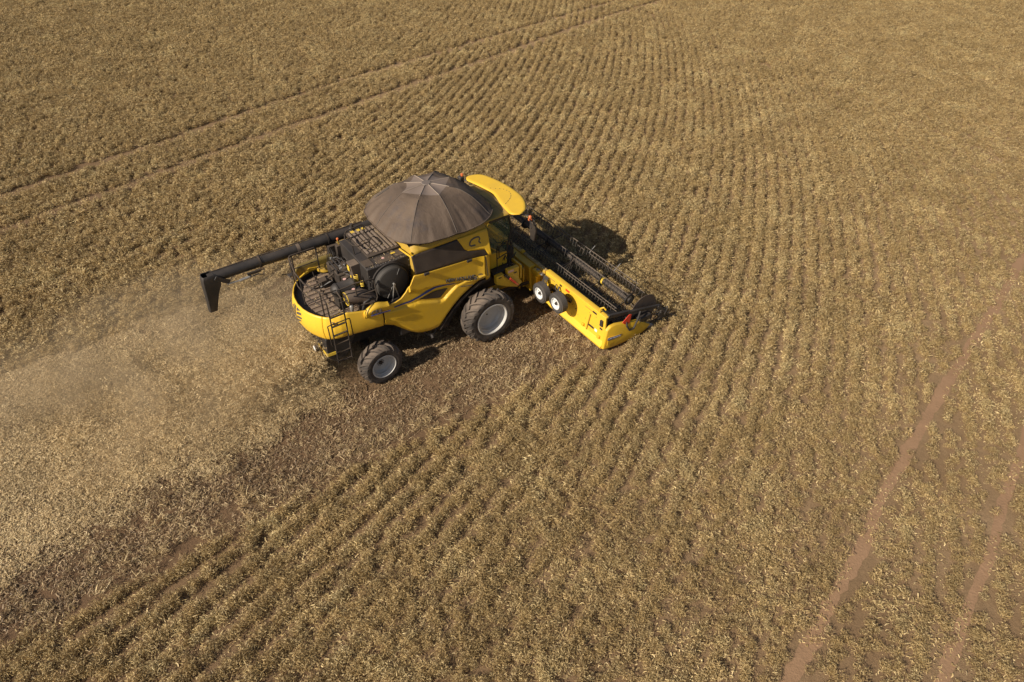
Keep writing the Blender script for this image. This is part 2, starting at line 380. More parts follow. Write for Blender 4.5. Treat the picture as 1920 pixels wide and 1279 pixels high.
# swoosh, dark window, lettering
def on_side(x, z, o=.032): return (x, side_y(x, z)-o, z)
def decal(name, out_lo, out_hi, mat, parent, n=40, o=.032, s=1):
    """strip between two polylines laid on the side skin"""
    def P(pts, u):
        xa, xb = pts[0][0], pts[-1][0]; x = lerp(xa, xb, u); return x, interp(x, pts)
    mb = MB(); g = []
    for i in range(n+1):
        a = P(out_lo, i/n); b = P(out_hi, i/n)
        g.append([mb.V(*[(c if k != 1 else c*s) for k, c in enumerate(on_side(lerp(a[0], b[0], v), lerp(a[1], b[1], v), o))]) for v in (0, .25, .5, .75, 1)])
    for A, B in zip(g, g[1:]):
        for j in range(4): mb.F([A[j], B[j], B[j+1], A[j+1]])
    return mb.build(name, mat, parent, smooth=True)
for s in (1, -1):
    decal('blue_stripe', [(-3.05,2.385),(-2.5,2.335),(-2.2,2.37),(-1.92,2.43),(-1.63,2.485),(-1.3,2.44),(-.93,2.355)], [(-3.05,2.43),(-2.5,2.40),(-2.2,2.45),(-1.92,2.525),(-1.63,2.555),(-1.3,2.50),(-.93,2.375)], BLUE, SIDE[s], s=s)
    decal('dark_inset', [(-2.2,2.30),(-1.55,2.085),(-1.48,2.08),(-1.22,2.30)], [(-2.2,2.315),(-1.75,2.40),(-1.5,2.38),(-1.22,2.325)], GLOSS, SIDE[s], s=s)
def side_text(txt, x0, z0, x1, z1, size, name, mat, parent, bold=.0, sx=1.0):
    dx, dz = x1-x0, z1-z0; L = math.hypot(dx, dz); dx /= L; dz /= L
    def mp(u, v, t): x = x0+dx*u*sx; z = z0+dz*u*sx+v; return (x, min(side_y(x, z+k) for k in (-.05, 0, .06, .1))-.036-t, z)
    return text_bm(txt, size, mp, .004, bold).build(name, mat, parent)
side_text('NEW HOLLAND', -1.27, 2.565, -.20, 2.315, .165, 'lettering', GREY, SIDE[1], .012, .90)
side_text('INTELLISENSE', -.80, 2.225, -.22, 2.06, .060, 'lettering', GREY, SIDE[1], .002, 1.25)
def leaf_emblem(mapf, sc, name, mat, parent):
    """round leaf badge: stalk, paired blades between pale veins"""
    mb = MB()
    def poly(pts):
        vs = [mb.V(*mapf(p[0]*sc, p[1]*sc)) for p in pts]; mb.F(vs)
    for sg in (-1, 1):
        for y0 in (-.85, -.38, .10, .52):
            w0 = math.sqrt(max(0, 1-(y0+.15)**2)); w1 = math.sqrt(max(0, 1-min(1, (y0+.42))**2))
            a = sg*.07
            poly([(a, y0-.10), (sg*.55*w0, y0+.12), (sg*w0*.92, y0+.30), (sg*w1*.92, y0+.52 if y0 < .4 else y0+.34), (sg*.45*w1, y0+.38), (a, y0+.20)])
    poly([(-.035,-1.15),(.035,-1.15),(.03,.9),(-.03,.9)])
    return mb.build(name, mat, parent)
em = MB(); em.lathe([(.088,0),(.075,0)], (0,0,0), 'y', 28)
for v in em.b.verts: v.co = Vector((v.co.x-.05, side_y(v.co.x-.05, 2.33+v.co.z)-.027, 2.33+v.co.z))
em.build('badge_ring', GREY, SIDE[1])
leaf_emblem(lambda u, v: (-.05+u, side_y(-.05+u, 2.33+v)-.027, 2.33+v), .066, 'badge', GREY, SIDE[1])
# stylised CR stroke on the upper panel
crp = [(.05,3.46),(.0,3.53),(.05,3.60),(.03,3.66),(-.05,3.675),(-.16,3.67),(-.25,3.64),(-.31,3.58),(-.33,3.52),(-.29,3.475),(-.14,3.46)]
mb = MB(); g = []
for i, (x, z) in enumerate(crp):
    a = Vector(crp[max(i-1, 0)]); b = Vector(crp[min(i+1, len(crp)-1)]); d = (b-a).normalized(); nn = Vector((-d.y, d.x))*.024
    g.append([mb.V(*on_side(x+nn.x*k, z+nn.y*k, .034)) for k in (-1, 1)])
for A, B in zip(g, g[1:]): mb.F([A[0], B[0], B[1], A[1]])
mb.build('lettering', GREY, H)

# ---------------- rear hood (wrap round) and its pod
def hood_plan(t):
    """t -1..1 from left rear side round the back to the right"""
    P = [(0,-5.50),(.35,-5.465),(.6,-5.395),(.85,-5.28),(1.0,-5.18),(1.15,-5.05),(1.27,-4.88),(1.345,-4.70),(1.395,-4.45),(1.43,-4.1),(1.455,-3.7),(1.46,-3.43)]
    k = abs(t)*(len(P)-1); i = min(len(P)-2, int(k)); f = k-i
    y = lerp(P[i][0], P[i+1][0], f); x = lerp(P[i][1], P[i+1][1], f); return x, (y if t > 0 else -y)
def hood_pt(t, v):
    x, y = hood_plan(t); at = abs(t)
    zb = interp(at, [(0,1.86),(.4,1.83),(.6,1.90),(.75,1.95),(1,1.87)])
    zt = interp(at, [(0,2.66),(.5,2.66),(.62,2.70),(.72,2.76),(.85,2.64),(.92,2.60),(1,2.56)])
    z = lerp(zb, zt, v); ins = .10*v**2.2 + .10*(1-v)**3 - .02*math.sin(v*math.pi)
    c = Vector((x+4.0, y)); L = c.length; c *= (L-ins*(.6 if at > .7 else 1))/L
    return (c.x-4.0, c.y, z)
hb = MB(); hb.grid(lambda u, v: hood_pt(lerp(-.395, .395, u), v), 60, 14)
HOOD = hb.build('rear_hood', YELC, H, smooth=True, solid=.04, offset=0)
for s in (-1, 1):
    hb = MB(); hb.grid(lambda u, v: hood_pt(s*lerp(.402, 1, u), v), 60, 14)
    q = hb.build('hood_side', YELC, H, smooth=True, solid=.04, offset=0)
    if s < 0: continue
    # bulge that carries the model number
    pod = MB()
    def pod_pt(u, v):
        x = lerp(-3.98, -3.24, u); e = math.sqrt(max(0, 1-(2*min(u, .5)-1)**2)) if u < .5 else 1
        z0 = 2.43; z1 = 2.45+.36*e*(1-.32*sst((u-.5)/.5)); z = lerp(z0, z1, v)
        return (x, s*(-(1.47+.10*math.sin(min(1, v*1.25)*math.pi*.5)*e-.10*max(0, v-.8)/.2)), z)
    pod.grid(pod_pt, 30, 12); POD = pod.build('number_pod', YEL, H, smooth=True, solid=.08, offset=0)
def pod_text(u, v, t): return (-3.84+u, -1.628-t, 2.575+v-.10*u)
text_bm('CR6', .19, pod_text, .006, .006).build('lettering', GREY, H)
MB().tube([(-3.84,-1.60,2.53),(-3.24,-1.60,2.46)], .016, 6).build('blue_stripe', BLUE, H)
# hood emblem on the curved back
def hood_map(u, v):
    t = -u/ .55*.19; k = .60+v/.8
    x, y, z = hood_pt(t, min(1, max(0, k))); c = Vector((x+4.0, y)); c *= (c.length+.028)/c.length
    return (c.x-4.0, c.y, z)
leaf_emblem(hood_map, .27, 'badge', GREY, HOOD)
MB().lathe([(0,.0),(.10,.0),(.12,.05),(.10,.12),(0,.13)], (-5.38,-.62,1.36), 'x', 18).build('work_light', BLKD, H, smooth=True)
MB().lathe([(0,-.01),(.09,-.01),(.09,.0)], (-5.385,-.62,1.36), 'x', 18).build('lamp_lens', WHT, H)
MB().tube([(-5.30,-.62,1.42),(-5.15,-.62,1.75),(-4.95,-.62,1.9)], .02, 6).build('lamp_bracket', BLKD, H)
# marker on the left hood corner
MB().box(-5.10,-4.98,1.28,1.44,2.72,2.76).tube([(-5.04,1.3,2.6),(-5.12,1.5,2.72),(-5.28,1.5,2.75)], .018, 6).build('marker_lamp', BLK, H)

# ---------------- engine deck
dk = MB(); dk.prism([hood_plan(t)[:2] and (hood_plan(t)[0]*.0+(-4.0+(hood_plan(t)[0]+4.0)*.90), hood_plan(t)[1]*.93) for t in np.linspace(-1, 1, 41)], 'z', 2.40, 2.47)
DECK = dk.build('engine_deck', BRN, H)
for i in range(11):
    y = -1.10+i*.22
    xa = -5.14+.38*abs(y)**2.2
    MB().box(max(-5.10, xa), -3.62 if abs(y) < .9 else -3.8, y-.052, y+.052, 2.475, 2.505).build('deck_rib', paint('rib_dust', (.27,.19,.14), .8, .8) if i == 0 else bpy.data.materials['rib_dust'], DECK)
# kick plates round the deck
kp = MB(); kp.grid(lambda u, v: (lambda h: (-4.0+(h[0]+4.0)*.915, h[1]*.945, lerp(2.45, 2.63, v)))(hood_plan(lerp(-.92, .92, u))), 60, 1)
kp.build('kick_plate', BLKD, H, solid=.02)
# yellow step plate at the ladder head
MB().box(-4.95,-4.42,-1.31,-.95,2.49,2.52).build('step_plate', YEL, H, bevel=.01)
MB().grid(lambda u, v: (lerp(-5.02,-3.45,u), 1.40-.06*sst((abs(u-.5)-.3)/.2), lerp(2.40, 2.62+.36*sst(min(u, 1-u)/.16), v)), 30, 4).build('left_wall', paint('shaded_yellow', (.26,.19,.04), .7, .5), H, smooth=True, solid=.03)  # yellow wall with the shade on its inner face put into the base colour
for i in range(4): MB().box(-4.90+i*.12, -4.85+i*.12, -1.29, -.98, 2.522, 2.535).build('step_slot', BRN, H)
# chopper housing, spreader and chassis under the body
CH = MB().prism([(-5.12,1.80),(-5.16,1.15),(-4.95,.86),(-4.55,.95),(-4.25,1.5),(-4.0,1.86)], 'y', -.98, .98).build('chopper_housing', BLK, H, bevel=.02)
MB().obox((-5.17,-.98,1.22), (-4.9,-1.0,1.22), .02, .10).obox((-5.17,-.3,1.22),(-5.17,-.98,1.22),.02,.10).build('yellow_bar', STK, CH)
MB().box(-4.5,1.7,-.85,.85,1.15,2.35).build('chassis', BLKD, H, bevel=.03)
MB().box(-3.4,-2.6,-.95,.95,1.9,2.9).build('chassis', BLKD, H, bevel=.03)
MB().tube([(-3.79,-1.5,.69),(-3.79,1.5,.69)], .12, 10).obox((-3.79,-.5,.8),(-3.79,.5,.8),.3,.5).build('rear_axle', BLKD, H)
MB().tube([(0,-1.5,.91),(0,1.5,.91)], .17, 12).box(-.35,.35,-1.25,1.25,.7,1.25).build('front_axle', BLKD, H)
MB().box(-2.9,-.9,-1.36,-.9,1.15,1.75).build('belt_cover', BLK, H, bevel=.03)
MB().tube([(-2.15,-1.35,.98),(-2.02,-1.42,.80),(-1.80,-1.42,.77),(-1.62,-1.35,.93)], .022, 6).tube([(-1.9,-1.42,.75),(-1.9,-1.5,.68)], .05, 8).build('hose', BLK, H)

# ---------------- guard rails and ladder
def rail(pts, r=.024, mat=BLKD, name='guard_rail', parent=H):
    return MB().tube(pts, r, 7).build(name, mat, parent, smooth=True)
zt, zm = 3.45, 2.98
rail([(-4.98,-.95,zt),(-5.17,-.3,zt),(-5.18,.35,zt),(-5.03,1.18,zt),(-4.96,1.27,zt),(-4.20,1.27,zt),(-4.16,1.27,zt-.06),(-4.16,1.27,2.5)])
rail([(-4.98,-.95,zm),(-5.17,-.3,zm),(-5.18,.35,zm),(-5.0,1.25,zm),(-4.16,1.27,zm)], .018)
for p in ((-4.98,-.95),(-5.18,.0),(-5.05,1.12),(-4.93,1.27)): rail([(*p, zt),(*p, 2.5)], .022)
rail([(-4.98,-.95,zt),(-4.93,-1.05,zt),(-4.55,-1.1,zt)], .02)
LAD = empty('ladder', (0,0,0), H)
for x, ztop in ((-5.05,3.80),(-4.62,3.68)):
    rail([(x,-1.20,zt),(x,-1.34,zt+.12),(x,-1.58,zt+.05),(x,-1.62,3.0),(x-.01,-1.64,2.3),(x-.03,-1.66,1.40)], .021, BLKD, 'ladder_rail', LAD)
for i, z in enumerate((1.43,1.74,2.06,2.38,2.70,3.02)):
    MB().obox((-5.06,-1.64,z),(-4.63,-1.64,z), .05, .03).build('rung', BLKD, LAD)
for x, d in ((-5.17,-1),(-4.50,1)):
    rail([(x-d*.10,-1.62,2.78),(x,-1.62,2.76),(x+.01,-1.62,2.68),(x+.02,-1.62,2.1),(x+.02-d*.03,-1.60,2.02)], .017, BLKD, 'hand_hoop', LAD)
rail([(-5.08,-1.63,2.78),(-4.58,-1.63,2.78)], .017, BLKD, 'hand_hoop', LAD)
# loop rail by the air cleaner
rail([(-4.52,-1.1,3.42),(-4.2,-1.12,3.44),(-4.0,-1.12,3.46),(-3.50,-1.15,3.42),(-3.42,-1.15,3.36),(-3.44,-1.28,2.85),(-3.52,-1.32,2.74),(-4.05,-1.3,2.80)], .022)
rail([(-4.52,-1.12,3.0),(-4.1,-1.14,3.02),(-3.45,-1.2,3.05)], .018)
rail([(-4.0,-1.12,3.46),(-4.02,-1.2,2.5)], .02)

# ---------------- engine bay
ENG = MB().box(-4.02,-3.42,.10,1.0,2.47,3.02).build('engine_block', BLKD, H, bevel=.04)
e = MB()
for i in range(5): e.tube([(-3.98+i*.12,.2,3.02),(-3.98+i*.12,.22,3.14),(-3.98+i*.12,.75,3.15),(-3.98+i*.12,.78,3.0)], .026, 7)
e.build('intake_manifold', BLK, ENG, smooth=True)
MB().lathe([(0,0),(.16,.0),(.19,.05),(.16,.12),(.08,.14),(.08,.2),(0,.2)], (-3.72,.3,3.03), 'z', 20).build('turbocharger', BLKD, ENG, smooth=True)
MB().box(-3.95,-3.6,.0,.1,2.6,2.95).lathe([(0,-.05),(.17,-.05),(.17,.03),(.12,.04),(0,.04)], (-3.78,-.02,2.8), 'y', 20).build('pulley_drive', BLKD, ENG)
e = MB()
for k in range(16):
    a = Vector((-3.9+random.random()*.6, .05+random.random()*.95, 2.95+random.random()*.22)); b = a+Vector((random.uniform(-.3,.3), random.uniform(-.3,.3), random.uniform(-.12,.1))); m = (a+b)/2+Vector((0,0,random.uniform(.03,.10)))
    e.tube([a, m, b], random.uniform(.012,.028), 6)
e.build('engine_hoses', BLK, ENG, smooth=True)
for k in range(7):
    a = Vector((-3.9+random.random()*.5, .15+random.random()*.8, 3.08+random.random()*.12)); MB().lathe([(0,0),(.035,0),(.035,.05),(0,.06)], a, 'z', 8).build('engine_fitting', STEEL, ENG)
MB().tube([(-4.75,.62,2.52),(-4.45,.52,2.70),(-4.2,.5,2.78),(-4.0,.42,2.95)], .03, 7).tube([(-4.5,.7,2.52),(-4.55,.75,3.0)], .012, 6).box(-4.45,-4.15,.42,.66,2.55,2.78).build('fuel_pump', BLKD, H, smooth=True)
MB().tube([(-4.5,.45,2.60),(-4.12,.40,2.72)], .02, 6).build('bright_pipe', STEEL, H)
MB().box(-3.62,-3.50,.92,1.08,2.47,3.45).build('rear_post', BLKD, H, bevel=.01)
MB().tube([(-3.50,1.0,2.95),(-3.50,1.02,3.45),(-3.52,1.0,3.62)], .018, 6).build('lever', YELD, H)
MB().lathe([(0,.0),(.035,.0),(.04,.05),(0,.09)], (-3.52,1.0,3.62), 'z', 12).build('lever_knob', ORG, H, smooth=True)
e = MB()
for k in range(5): e.tube([(-3.9+k*.03,1.25,2.7),(-3.86+k*.04,1.22-.04*k,3.1),(-3.75+k*.03,1.18,3.35-.05*k)], .014, 6)
e.build('hydraulic_hoses', BLK, H, smooth=True)
# air cleaner and ducts
AC = MB().lathe([(0,0),(.10,.015),(.17,.06),(.205,.13),(.215,.15),(.215,.19),(.20,.20),(.20,.62),(.215,.64),(.215,.68),(.19,.70),(0,.72)], (-4.55,-.62,3.08), 'x', 32).build('air_cleaner', BLK, H, smooth=True)
MB().box(-4.45,-4.0,-.80,-.45,2.48,2.90).build('cleaner_bracket', BLKD, H, bevel=.02)
MB().tube([(-4.28,-.98,2.94),(-4.2,-.98,2.95),(-3.86,-1.0,2.90),(-3.68,-1.02,2.78),(-3.58,-1.04,2.66)], [.19,.215,.215,.22,.24], 24).build('intake_duct', paint('brown_plastic',(.075,.055,.045),.5,.5), H, smooth=True)
MB().lathe([(.192,0),(.205,0),(.205,.02),(.192,.02)], (-4.29,-.98,2.94), 'x', 24, True).build('yellow_ring', STK, H)
MB().prism([(-3.98,2.48),(-3.45,2.48),(-3.45,2.72),(-3.6,2.9),(-3.85,2.8)], 'y', -1.25, -.95).build('battery_box', BLK, H, bevel=.03)
MB().lathe([(0,0),(.06,0),(.06,.12),(.04,.15),(0,.15)], (-4.22,-1.16,2.66), 'z', 14).tube([(-4.22,-1.16,2.48),(-4.22,-1.16,2.68)], .045, 8).build('filler_cap', STEEL, H, smooth=True)
for x, y, z in ((-4.06,-.52,3.285),(-3.98,-.9,3.12)):
    MB().lathe([(0,.0),(.05,.0),(.05,.006),(0,.006)], (x,y,z), 'z', 14).build('warning_sticker', PNK, H)
# brown plate with yellow labels beside the radiator housing
PL = MB().prism([(-3.66,2.5),(-3.5,2.5),(-3.5,3.55),(-3.78,3.55)], 'y', -.42, -.10).build('duct_plate', BRN, H, bevel=.01)
MB().box(-3.80,-3.786,-.33,-.20,3.33,3.50).build('label_plate', STK, PL)
MB().box(-3.775,-3.762,-.33,-.26,3.05,3.16).build('label_plate', STK, PL)
e = MB()
for k in range(7): e.lathe([(.055,-.012),(.07,0),(.055,.012)], (-3.72,-.55,2.98+k*.05), 'z', 14)
e.build('bellows', STK, H, smooth=True)
e = MB()
for k in range(4): e.lathe([(.04,-.012),(.055,0),(.04,.012)], (-3.66,-.80,3.05+k*.05), 'z', 14)
e.build('bellows', STK, H, smooth=True)
MB().lathe([(.03,-.06),(.08,-.03),(.08,.03),(.03,.06)], (-3.74,-.6,2.88), 'z', 12).build('pipe_clamp', STEEL, H)

# ---------------- radiator housing, rotary screen, ribbed roof
BX = MB().prism([(-3.5,3.60),(-2.14,3.60),(-2.14,2.45),(-3.5,2.45)], 'y', -.94, .95).build('radiator_housing', BLK, H, bevel=.02)
RF = MB().box(-3.22,-2.18,-.44,1.14,3.60,3.665).build('ribbed_roof', BLKD, H, bevel=.015)
for i in range(8):
    x = -3.13+i*.128
    MB().box(x-.030, x+.030, -.36 if i > 1 else .05*i-.3, 1.05, 3.667, 3.687).build('roof_rib', paint('roof_rib_dust', (.24,.19,.155), .8, .75) if i == 0 else bpy.data.materials['roof_rib_dust'], RF)
MB().box(-3.48,-3.2,-.80,-.45,3.605,3.62).box(-3.10,-2.55,-.86,-.55,3.605,3.617).box(-2.50,-2.2,-.8,-.5,3.605,3.617).build('access_cover', BLKD, H, bevel=.005)
MB().box(-2.56,-2.42,-.62,-.55,3.619,3.624).build('label_plate', STK, H)
MB().lathe([(0,0),(.045,0),(.045,.006),(0,.006)], (-2.85,-.66,3.62), 'z', 14).build('warning_sticker', PNK, H)
for x in (-3.06,-2.86,-2.7): MB().box(x, x+.10, .98, 1.10, 3.69, 3.695).build('label_plate', STK, RF)
for i in range(16): MB().lathe([(0,0),(.012,0),(.012,.012),(0,.012)], (-3.45+.082*i, -.90+.02*math.sin(i*2.2), 3.602), 'z', 6).build('bolt_head', STEEL, BX)
for i in range(10): MB().lathe([(0,-.012),(.012,-.012),(.012,0),(0,0)], (-3.46+.001*i+(1.28 if i % 2 else 0), -.94, 2.6+.095*i), 'y', 6).build('bolt_head', STEEL, BX)
# recess behind the screen
MB().lathe([(.54,0),(.60,.0),(.60,-.05),(.54,-.05)], (-2.84,-.94,3.0), 'y', 48, True).build('screen_surround', BLK, H, smooth=True)
SC = MB().lathe([(0,-.225),(.46,-.225),(.50,-.21),(.53,-.17),(.535,0)], (0,0,0), 'y', 64).build('rotary_screen', FAN, H, smooth=True)
SC.location = (-2.84,-.94,3.0)
MB().tube([(-2.84,-1.19,3.0),(-2.86,-1.22,2.98),(-2.96,-1.22,2.46)], .017, 7).tube([(-2.84,-1.19,3.0),(-2.74,-1.20,2.5)], .017, 7).lathe([(0,-.05),(.035,-.05),(.035,.03),(0,.03)], (-2.84,-1.19,3.0), 'y', 10).build('screen_bracket', STEEL, H, smooth=True)
MB().box(-3.45,-2.2,-1.42,-.95,2.30,2.44).build('screen_shelf', BLK, H, bevel=.02)
e = MB(); e.tube([(-2.84+.30*math.cos(a), -1.172, 3.0+.30*math.sin(a)) for a in (R(62),)] + [(-2.84+.50*math.cos(R(62)), -1.168, 3.0+.50*math.sin(R(62)))], .006, 5); e.build('screen_wiper', STEEL, H); e = MB()
e.tube([(-2.84+.1*math.cos(R(240)), -1.172, 3.0+.1*math.sin(R(240))),(-2.84+.49*math.cos(R(240)), -1.168, 3.0+.49*math.sin(R(240)))], .006, 5); e.build('screen_wiper', STEEL, H)
# hand rails on the roof
rail([(-3.36,.72,3.70),(-3.36,.72,3.92),(-3.30,.75,3.98),(-2.78,.82,3.98),(-2.72,.80,3.94),(-2.72,.78,3.70)], .022)
rail([(-3.42,.62,3.95),(-3.50,.40,3.95),(-3.46,-.05,3.95),(-3.36,-.16,3.95),(-2.98,-.12,3.95),(-2.90,-.04,3.95),(-2.90,.30,3.95),(-2.96,.42,3.95),(-3.44,.36,3.95)], .020)
rail([(-3.46,.0,3.95),(-3.44,.0,3.62)], .018); rail([(-2.92,.0,3.95),(-2.95,.0,3.68)], .018)
MB().lathe([(0,0),(.05,.01),(.10,.04),(.09,.10),(.05,.15),(0,.16)], (-2.95,1.22,3.60), 'z', 12).lathe([(0,0),(.06,.0),(.05,.14),(0,.15)], (-2.93,1.22,3.72), 'z', 10).build('exhaust_cap', BLK, H, smooth=True)

# ---------------- grain tank and cover
TK = MB().prism([(-2.13,-1.12),(.33,-1.12),(.33,1.12),(-2.13,1.12)], 'z', 2.4, 4.04).build('grain_tank', YELD, H, bevel=.02)
MB().tube([(-2.24,-.55,3.64),(-2.20,-1.22,3.70),(-2.2,-1.30,3.82)], .028, 6).tube([(-2.24,-1.26,3.9),(-2.16,-1.30,3.68)], .03, 6).build('tank_edge', YEL, H)
for s in (1, -1):
    MB().prism([(-2.2,3.98),(.30,3.98),(.35,4.17),(-2.28,4.17)], 'y', s*1.16, s*1.14).build('tank_extension', BLKD, H)
    MB().obox((-1.9,-1.18*s,3.985),(.28,-1.18*s,3.985),.03,.02).build('tank_trim', BLK, H)
CX, CY = -.80, .16
def rimR(a):
    ca, sa = abs(math.cos(a)), abs(math.sin(a)); n_ = 3.1
    rx = 1.78 if math.cos(a) < 0 else 1.76; ry = 1.68 if math.sin(a) < 0 else 1.62
    return ((ca/rx)**n_ + (sa/ry)**n_)**(-1/n_)
RH = [(0,5.06),(.10,5.055),(.45,4.985),(.56,4.90),(.72,4.70),(.86,4.47),(1.0,4.17)]
def cov(a, s):
    k = 2*math.pi/8; i = math.floor(a/k); f = (a-i*k)/k
    def rib(b, s): r = rimR(b)*s; return Vector((CX+r*math.cos(b), CY+r*math.sin(b), interp(s, RH)))
    A = rib(i*k, s).lerp(rib((i+1)*k, s), f); B = rib(a, s); w = sst((s-.45)/.55)
    p = A.lerp(B, w); h = math.sin(math.pi*f)
    p.z -= h*(.05*math.sin(min(1, s)*math.pi*.9)) - .0
    n_ = noise.noise(Vector((p.x*2.2, p.y*2.2, 3.)))*.035*min(1, s*1.6)
    fo = noise.noise(Vector((a*9, s*1.3, 7.)))*.035*sst((s-.55)/.45)
    p.z += n_+fo; rr = Vector((p.x-CX, p.y-CY)); q = 1+(fo*1.2+.012*h*w)/max(.2, rr.length)
    return (CX+rr.x*q, CY+rr.y*q, p.z)
cb = MB(); cb.grid(lambda u, v: cov(u*2*math.pi, v), 192, 48, wrap=True)
COV = cb.build('tank_cover', FAB, H, smooth=True)
hem = MB()
hp = [Vector(cov(2*math.pi*i/96, 1.0)) for i in range(97)]
hem.grid(lambda u, v: (lambda p: (CX+(p.x-CX)*(1-.05*v), CY+(p.y-CY)*(1-.05*v), p.z-.10*v))(Vector(cov(u*2*math.pi, 1.0))), 192, 2, wrap=True)
hem.build('cover_hem', BLKD, COV, smooth=True)
hem = MB(); hem.tube(hp, .020, 6, cap=False); hem.build('hem_rope', FAB, COV)
for i in range(8):
    a = i*math.pi/4
    MB().tube([Vector(cov(a, s))+Vector((0,0,.008)) for s in np.linspace(.07, .45 if i % 2 == 0 else .36, 7)], .010, 6).build('hub_spoke', RIB, COV)
    MB().tube([Vector(cov(a, s))+Vector((0,0,.004)) for s in np.linspace(.46, .99, 14)], .011, 6).build('rib_seam', paint('dark_seam', (.09,.075,.065), .7, .5) if i == 0 else bpy.data.materials['dark_seam'], COV)
# diamond of reinforcing cloth round the hub
dm = MB(); 
def dia(u, v):
    a = u*2*math.pi; k = math.pi/2; i = math.floor(a/k); f = (a-i*k)/k
    r = .46/((1-f)+f) * (1/(abs(math.cos(a-i*k))+abs(math.sin(a-i*k)))) * 1.0
    p = Vector(cov(a, r*v)); return (p.x, p.y, p.z+.004)
dm.grid(dia, 96, 10, wrap=True); dm.build('hub_patch', paint('patch_fabric', (.17,.135,.12), .65, .4), COV, smooth=True)
MB().lathe([(0,.02),(.13,.018),(.145,.0)], (CX,CY,5.06), 'z', 28).build('hub_disc', paint('hub_fabric', (.145,.12,.11), .65, .3), COV, smooth=True)
# strap hanging on the left rear of the cover
MB().tube([Vector(cov(R(140), s))+Vector((0,0,.015)) for s in (.62,.8,1.0)], .014, 6).build('cover_strap', BLK, COV)

# ---------------- unloading auger folded back along the left side
AU = empty('unloading_auger', (0,0,0), H)
AY = 1.66
MB().lathe([(.152,0),(.152,1.55),(.160,1.55),(.160,1.60),(.152,1.60),(.152,2.9),(.162,2.9),(.162,5.25)], (-7.30,AY,3.34), 'x', 32).build('auger_tube', BLK, AU, smooth=True)
MB().lathe([(.162,0),(.18,.0),(.18,.25),(.165,.5),(.18,.52),(.18,1.6),(0,1.6)], (-2.05,AY,3.34), 'x', 28).build('auger_elbow', BLKD, AU, smooth=True)
for x, w in ((-5.78,.05),(-3.62,.05)):
    MB().lathe([(.155,-w/2),(.182,-w/2),(.182,w/2),(.155,w/2)], (x,AY,3.34), 'x', 28, True).build('tube_clamp', BLKD, AU)
MB().lathe([(.1535,0),(.1645,0),(.1645,.10),(.1535,.10)], (-4.62,AY,3.34), 'x', 28).build('worn_band', BRN, AU)
MB().tube([(-5.5,AY-.07,3.215),(-5.0,AY-.08,3.21),(-4.75,AY-.09,3.23)], [.01,.03,.01], 6).build('yellow_strip', YELD, AU)
# flat rail along the top of the tube
MB().tube([(-7.2,AY+.08,3.485),(-5.8,AY+.09,3.49),(-4.5,AY+.07,3.51),(-4.3,AY+.04,3.54),(-4.0,AY+.06,3.52),(-2.4,AY+.06,3.51)], .018, 6).build('hydraulic_line', BLKD, AU)
sp = MB()
ring = lambda z, x0, x1, hw: [(x0, AY-hw, z), (x0-.03, AY-hw*.6, z), (x0-.03, AY+hw*.6, z), (x0, AY+hw, z), (x1, AY+hw, z), (x1, AY-hw, z)]
lv = [ring(3.50,-7.42,-7.15,.13), ring(3.40,-7.45,-6.98,.155), ring(3.12,-7.47,-7.02,.15), ring(2.85,-7.48,-7.16,.14), ring(2.28,-7.52,-7.34,.11)]
vs = [[sp.V(*p) for p in r] for r in lv]
for A, B in zip(vs, vs[1:]):
    for j in range(6): sp.F([A[j], A[(j+1) % 6], B[(j+1) % 6], B[j]])
sp.build('discharge_spout', BLK, AU, bevel=.012, solid=.02)
MB().obox((-7.13,AY-.2,3.42),(-6.78,AY-.2,3.14), .04, .14).build('spout_bracket', BLK, AU, bevel=.01)
MB().tube([(-6.86,AY-.20,3.10),(-6.50,AY-.21,3.08)], .022, 8).tube([(-6.50,AY-.21,3.08),(-6.15,AY-.21,3.10)], .045, 10).build('spout_cylinder', STEEL, AU, smooth=True)
MB().tube([(-6.2,AY-.26,3.12),(-5.95,AY-.28,3.13),(-5.80,AY-.25,3.05),(-5.74,AY-.2,3.18),(-5.9,AY-.22,3.2)], .018, 6).obox((-6.25,AY-.22,3.2),(-5.85,AY-.22,3.2),.06,.07).build('cylinder_hose', BLK, AU, smooth=True)
MB().prism([(-3.72,2.6),(-3.4,2.6),(-3.4,3.2),(-3.72,3.2)], 'y', 1.42, 1.60).build('auger_cradle', BLKD, H, bevel=.02)
MB().lathe([(0,0),(.30,0),(.30,.1),(0,.1)], (-3.95,1.36,2.60), 'z', 20).build('side_reservoir', YELD, H, smooth=True)

# ---------------- cab
CAB = empty('cab', (0,0,0), H)
MB().prism([(.34,1.95),(1.35,1.95),(1.35,2.42),(.34,2.62)], 'y', -.95, .95).build('cab_base', YEL, CAB, bevel=.02)
MB().box(.36,.46,-.93,.93,2.5,3.72).build('rear_wall', BLK, CAB)
for s in (1, -1):
    mb = MB(); vv = [(.50,3.72),(1.42,3.72),(1.50,3.2),(1.30,2.45),(1.05,2.48),(.72,2.78),(.50,3.05)]
    mb.prism(vv, 'y', s*.945, s*.935).build('side_window', GLS, CAB)
    MB().tube([(.46,s*.94,3.74),(.46,s*.94,2.6)], .035, 6).build('door_pillar', YELD, CAB)
    MB().tube([(1.42,s*.93,3.74),(1.52,s*.93,3.2),(1.32,s*.93,2.42)], .04, 6).build('front_pillar', BLK, CAB)
    MB().tube([(.5,s*.95,3.72),(1.44,s*.95,3.72)], .022, 6).build('window_frame', YEL, CAB)
    MB().tube([(.48,s*.95,3.05),(.72,s*.95,2.78),(1.05,s*.95,2.48),(1.3,s*.95,2.43)], .022, 6).build('window_frame', YELD, CAB)
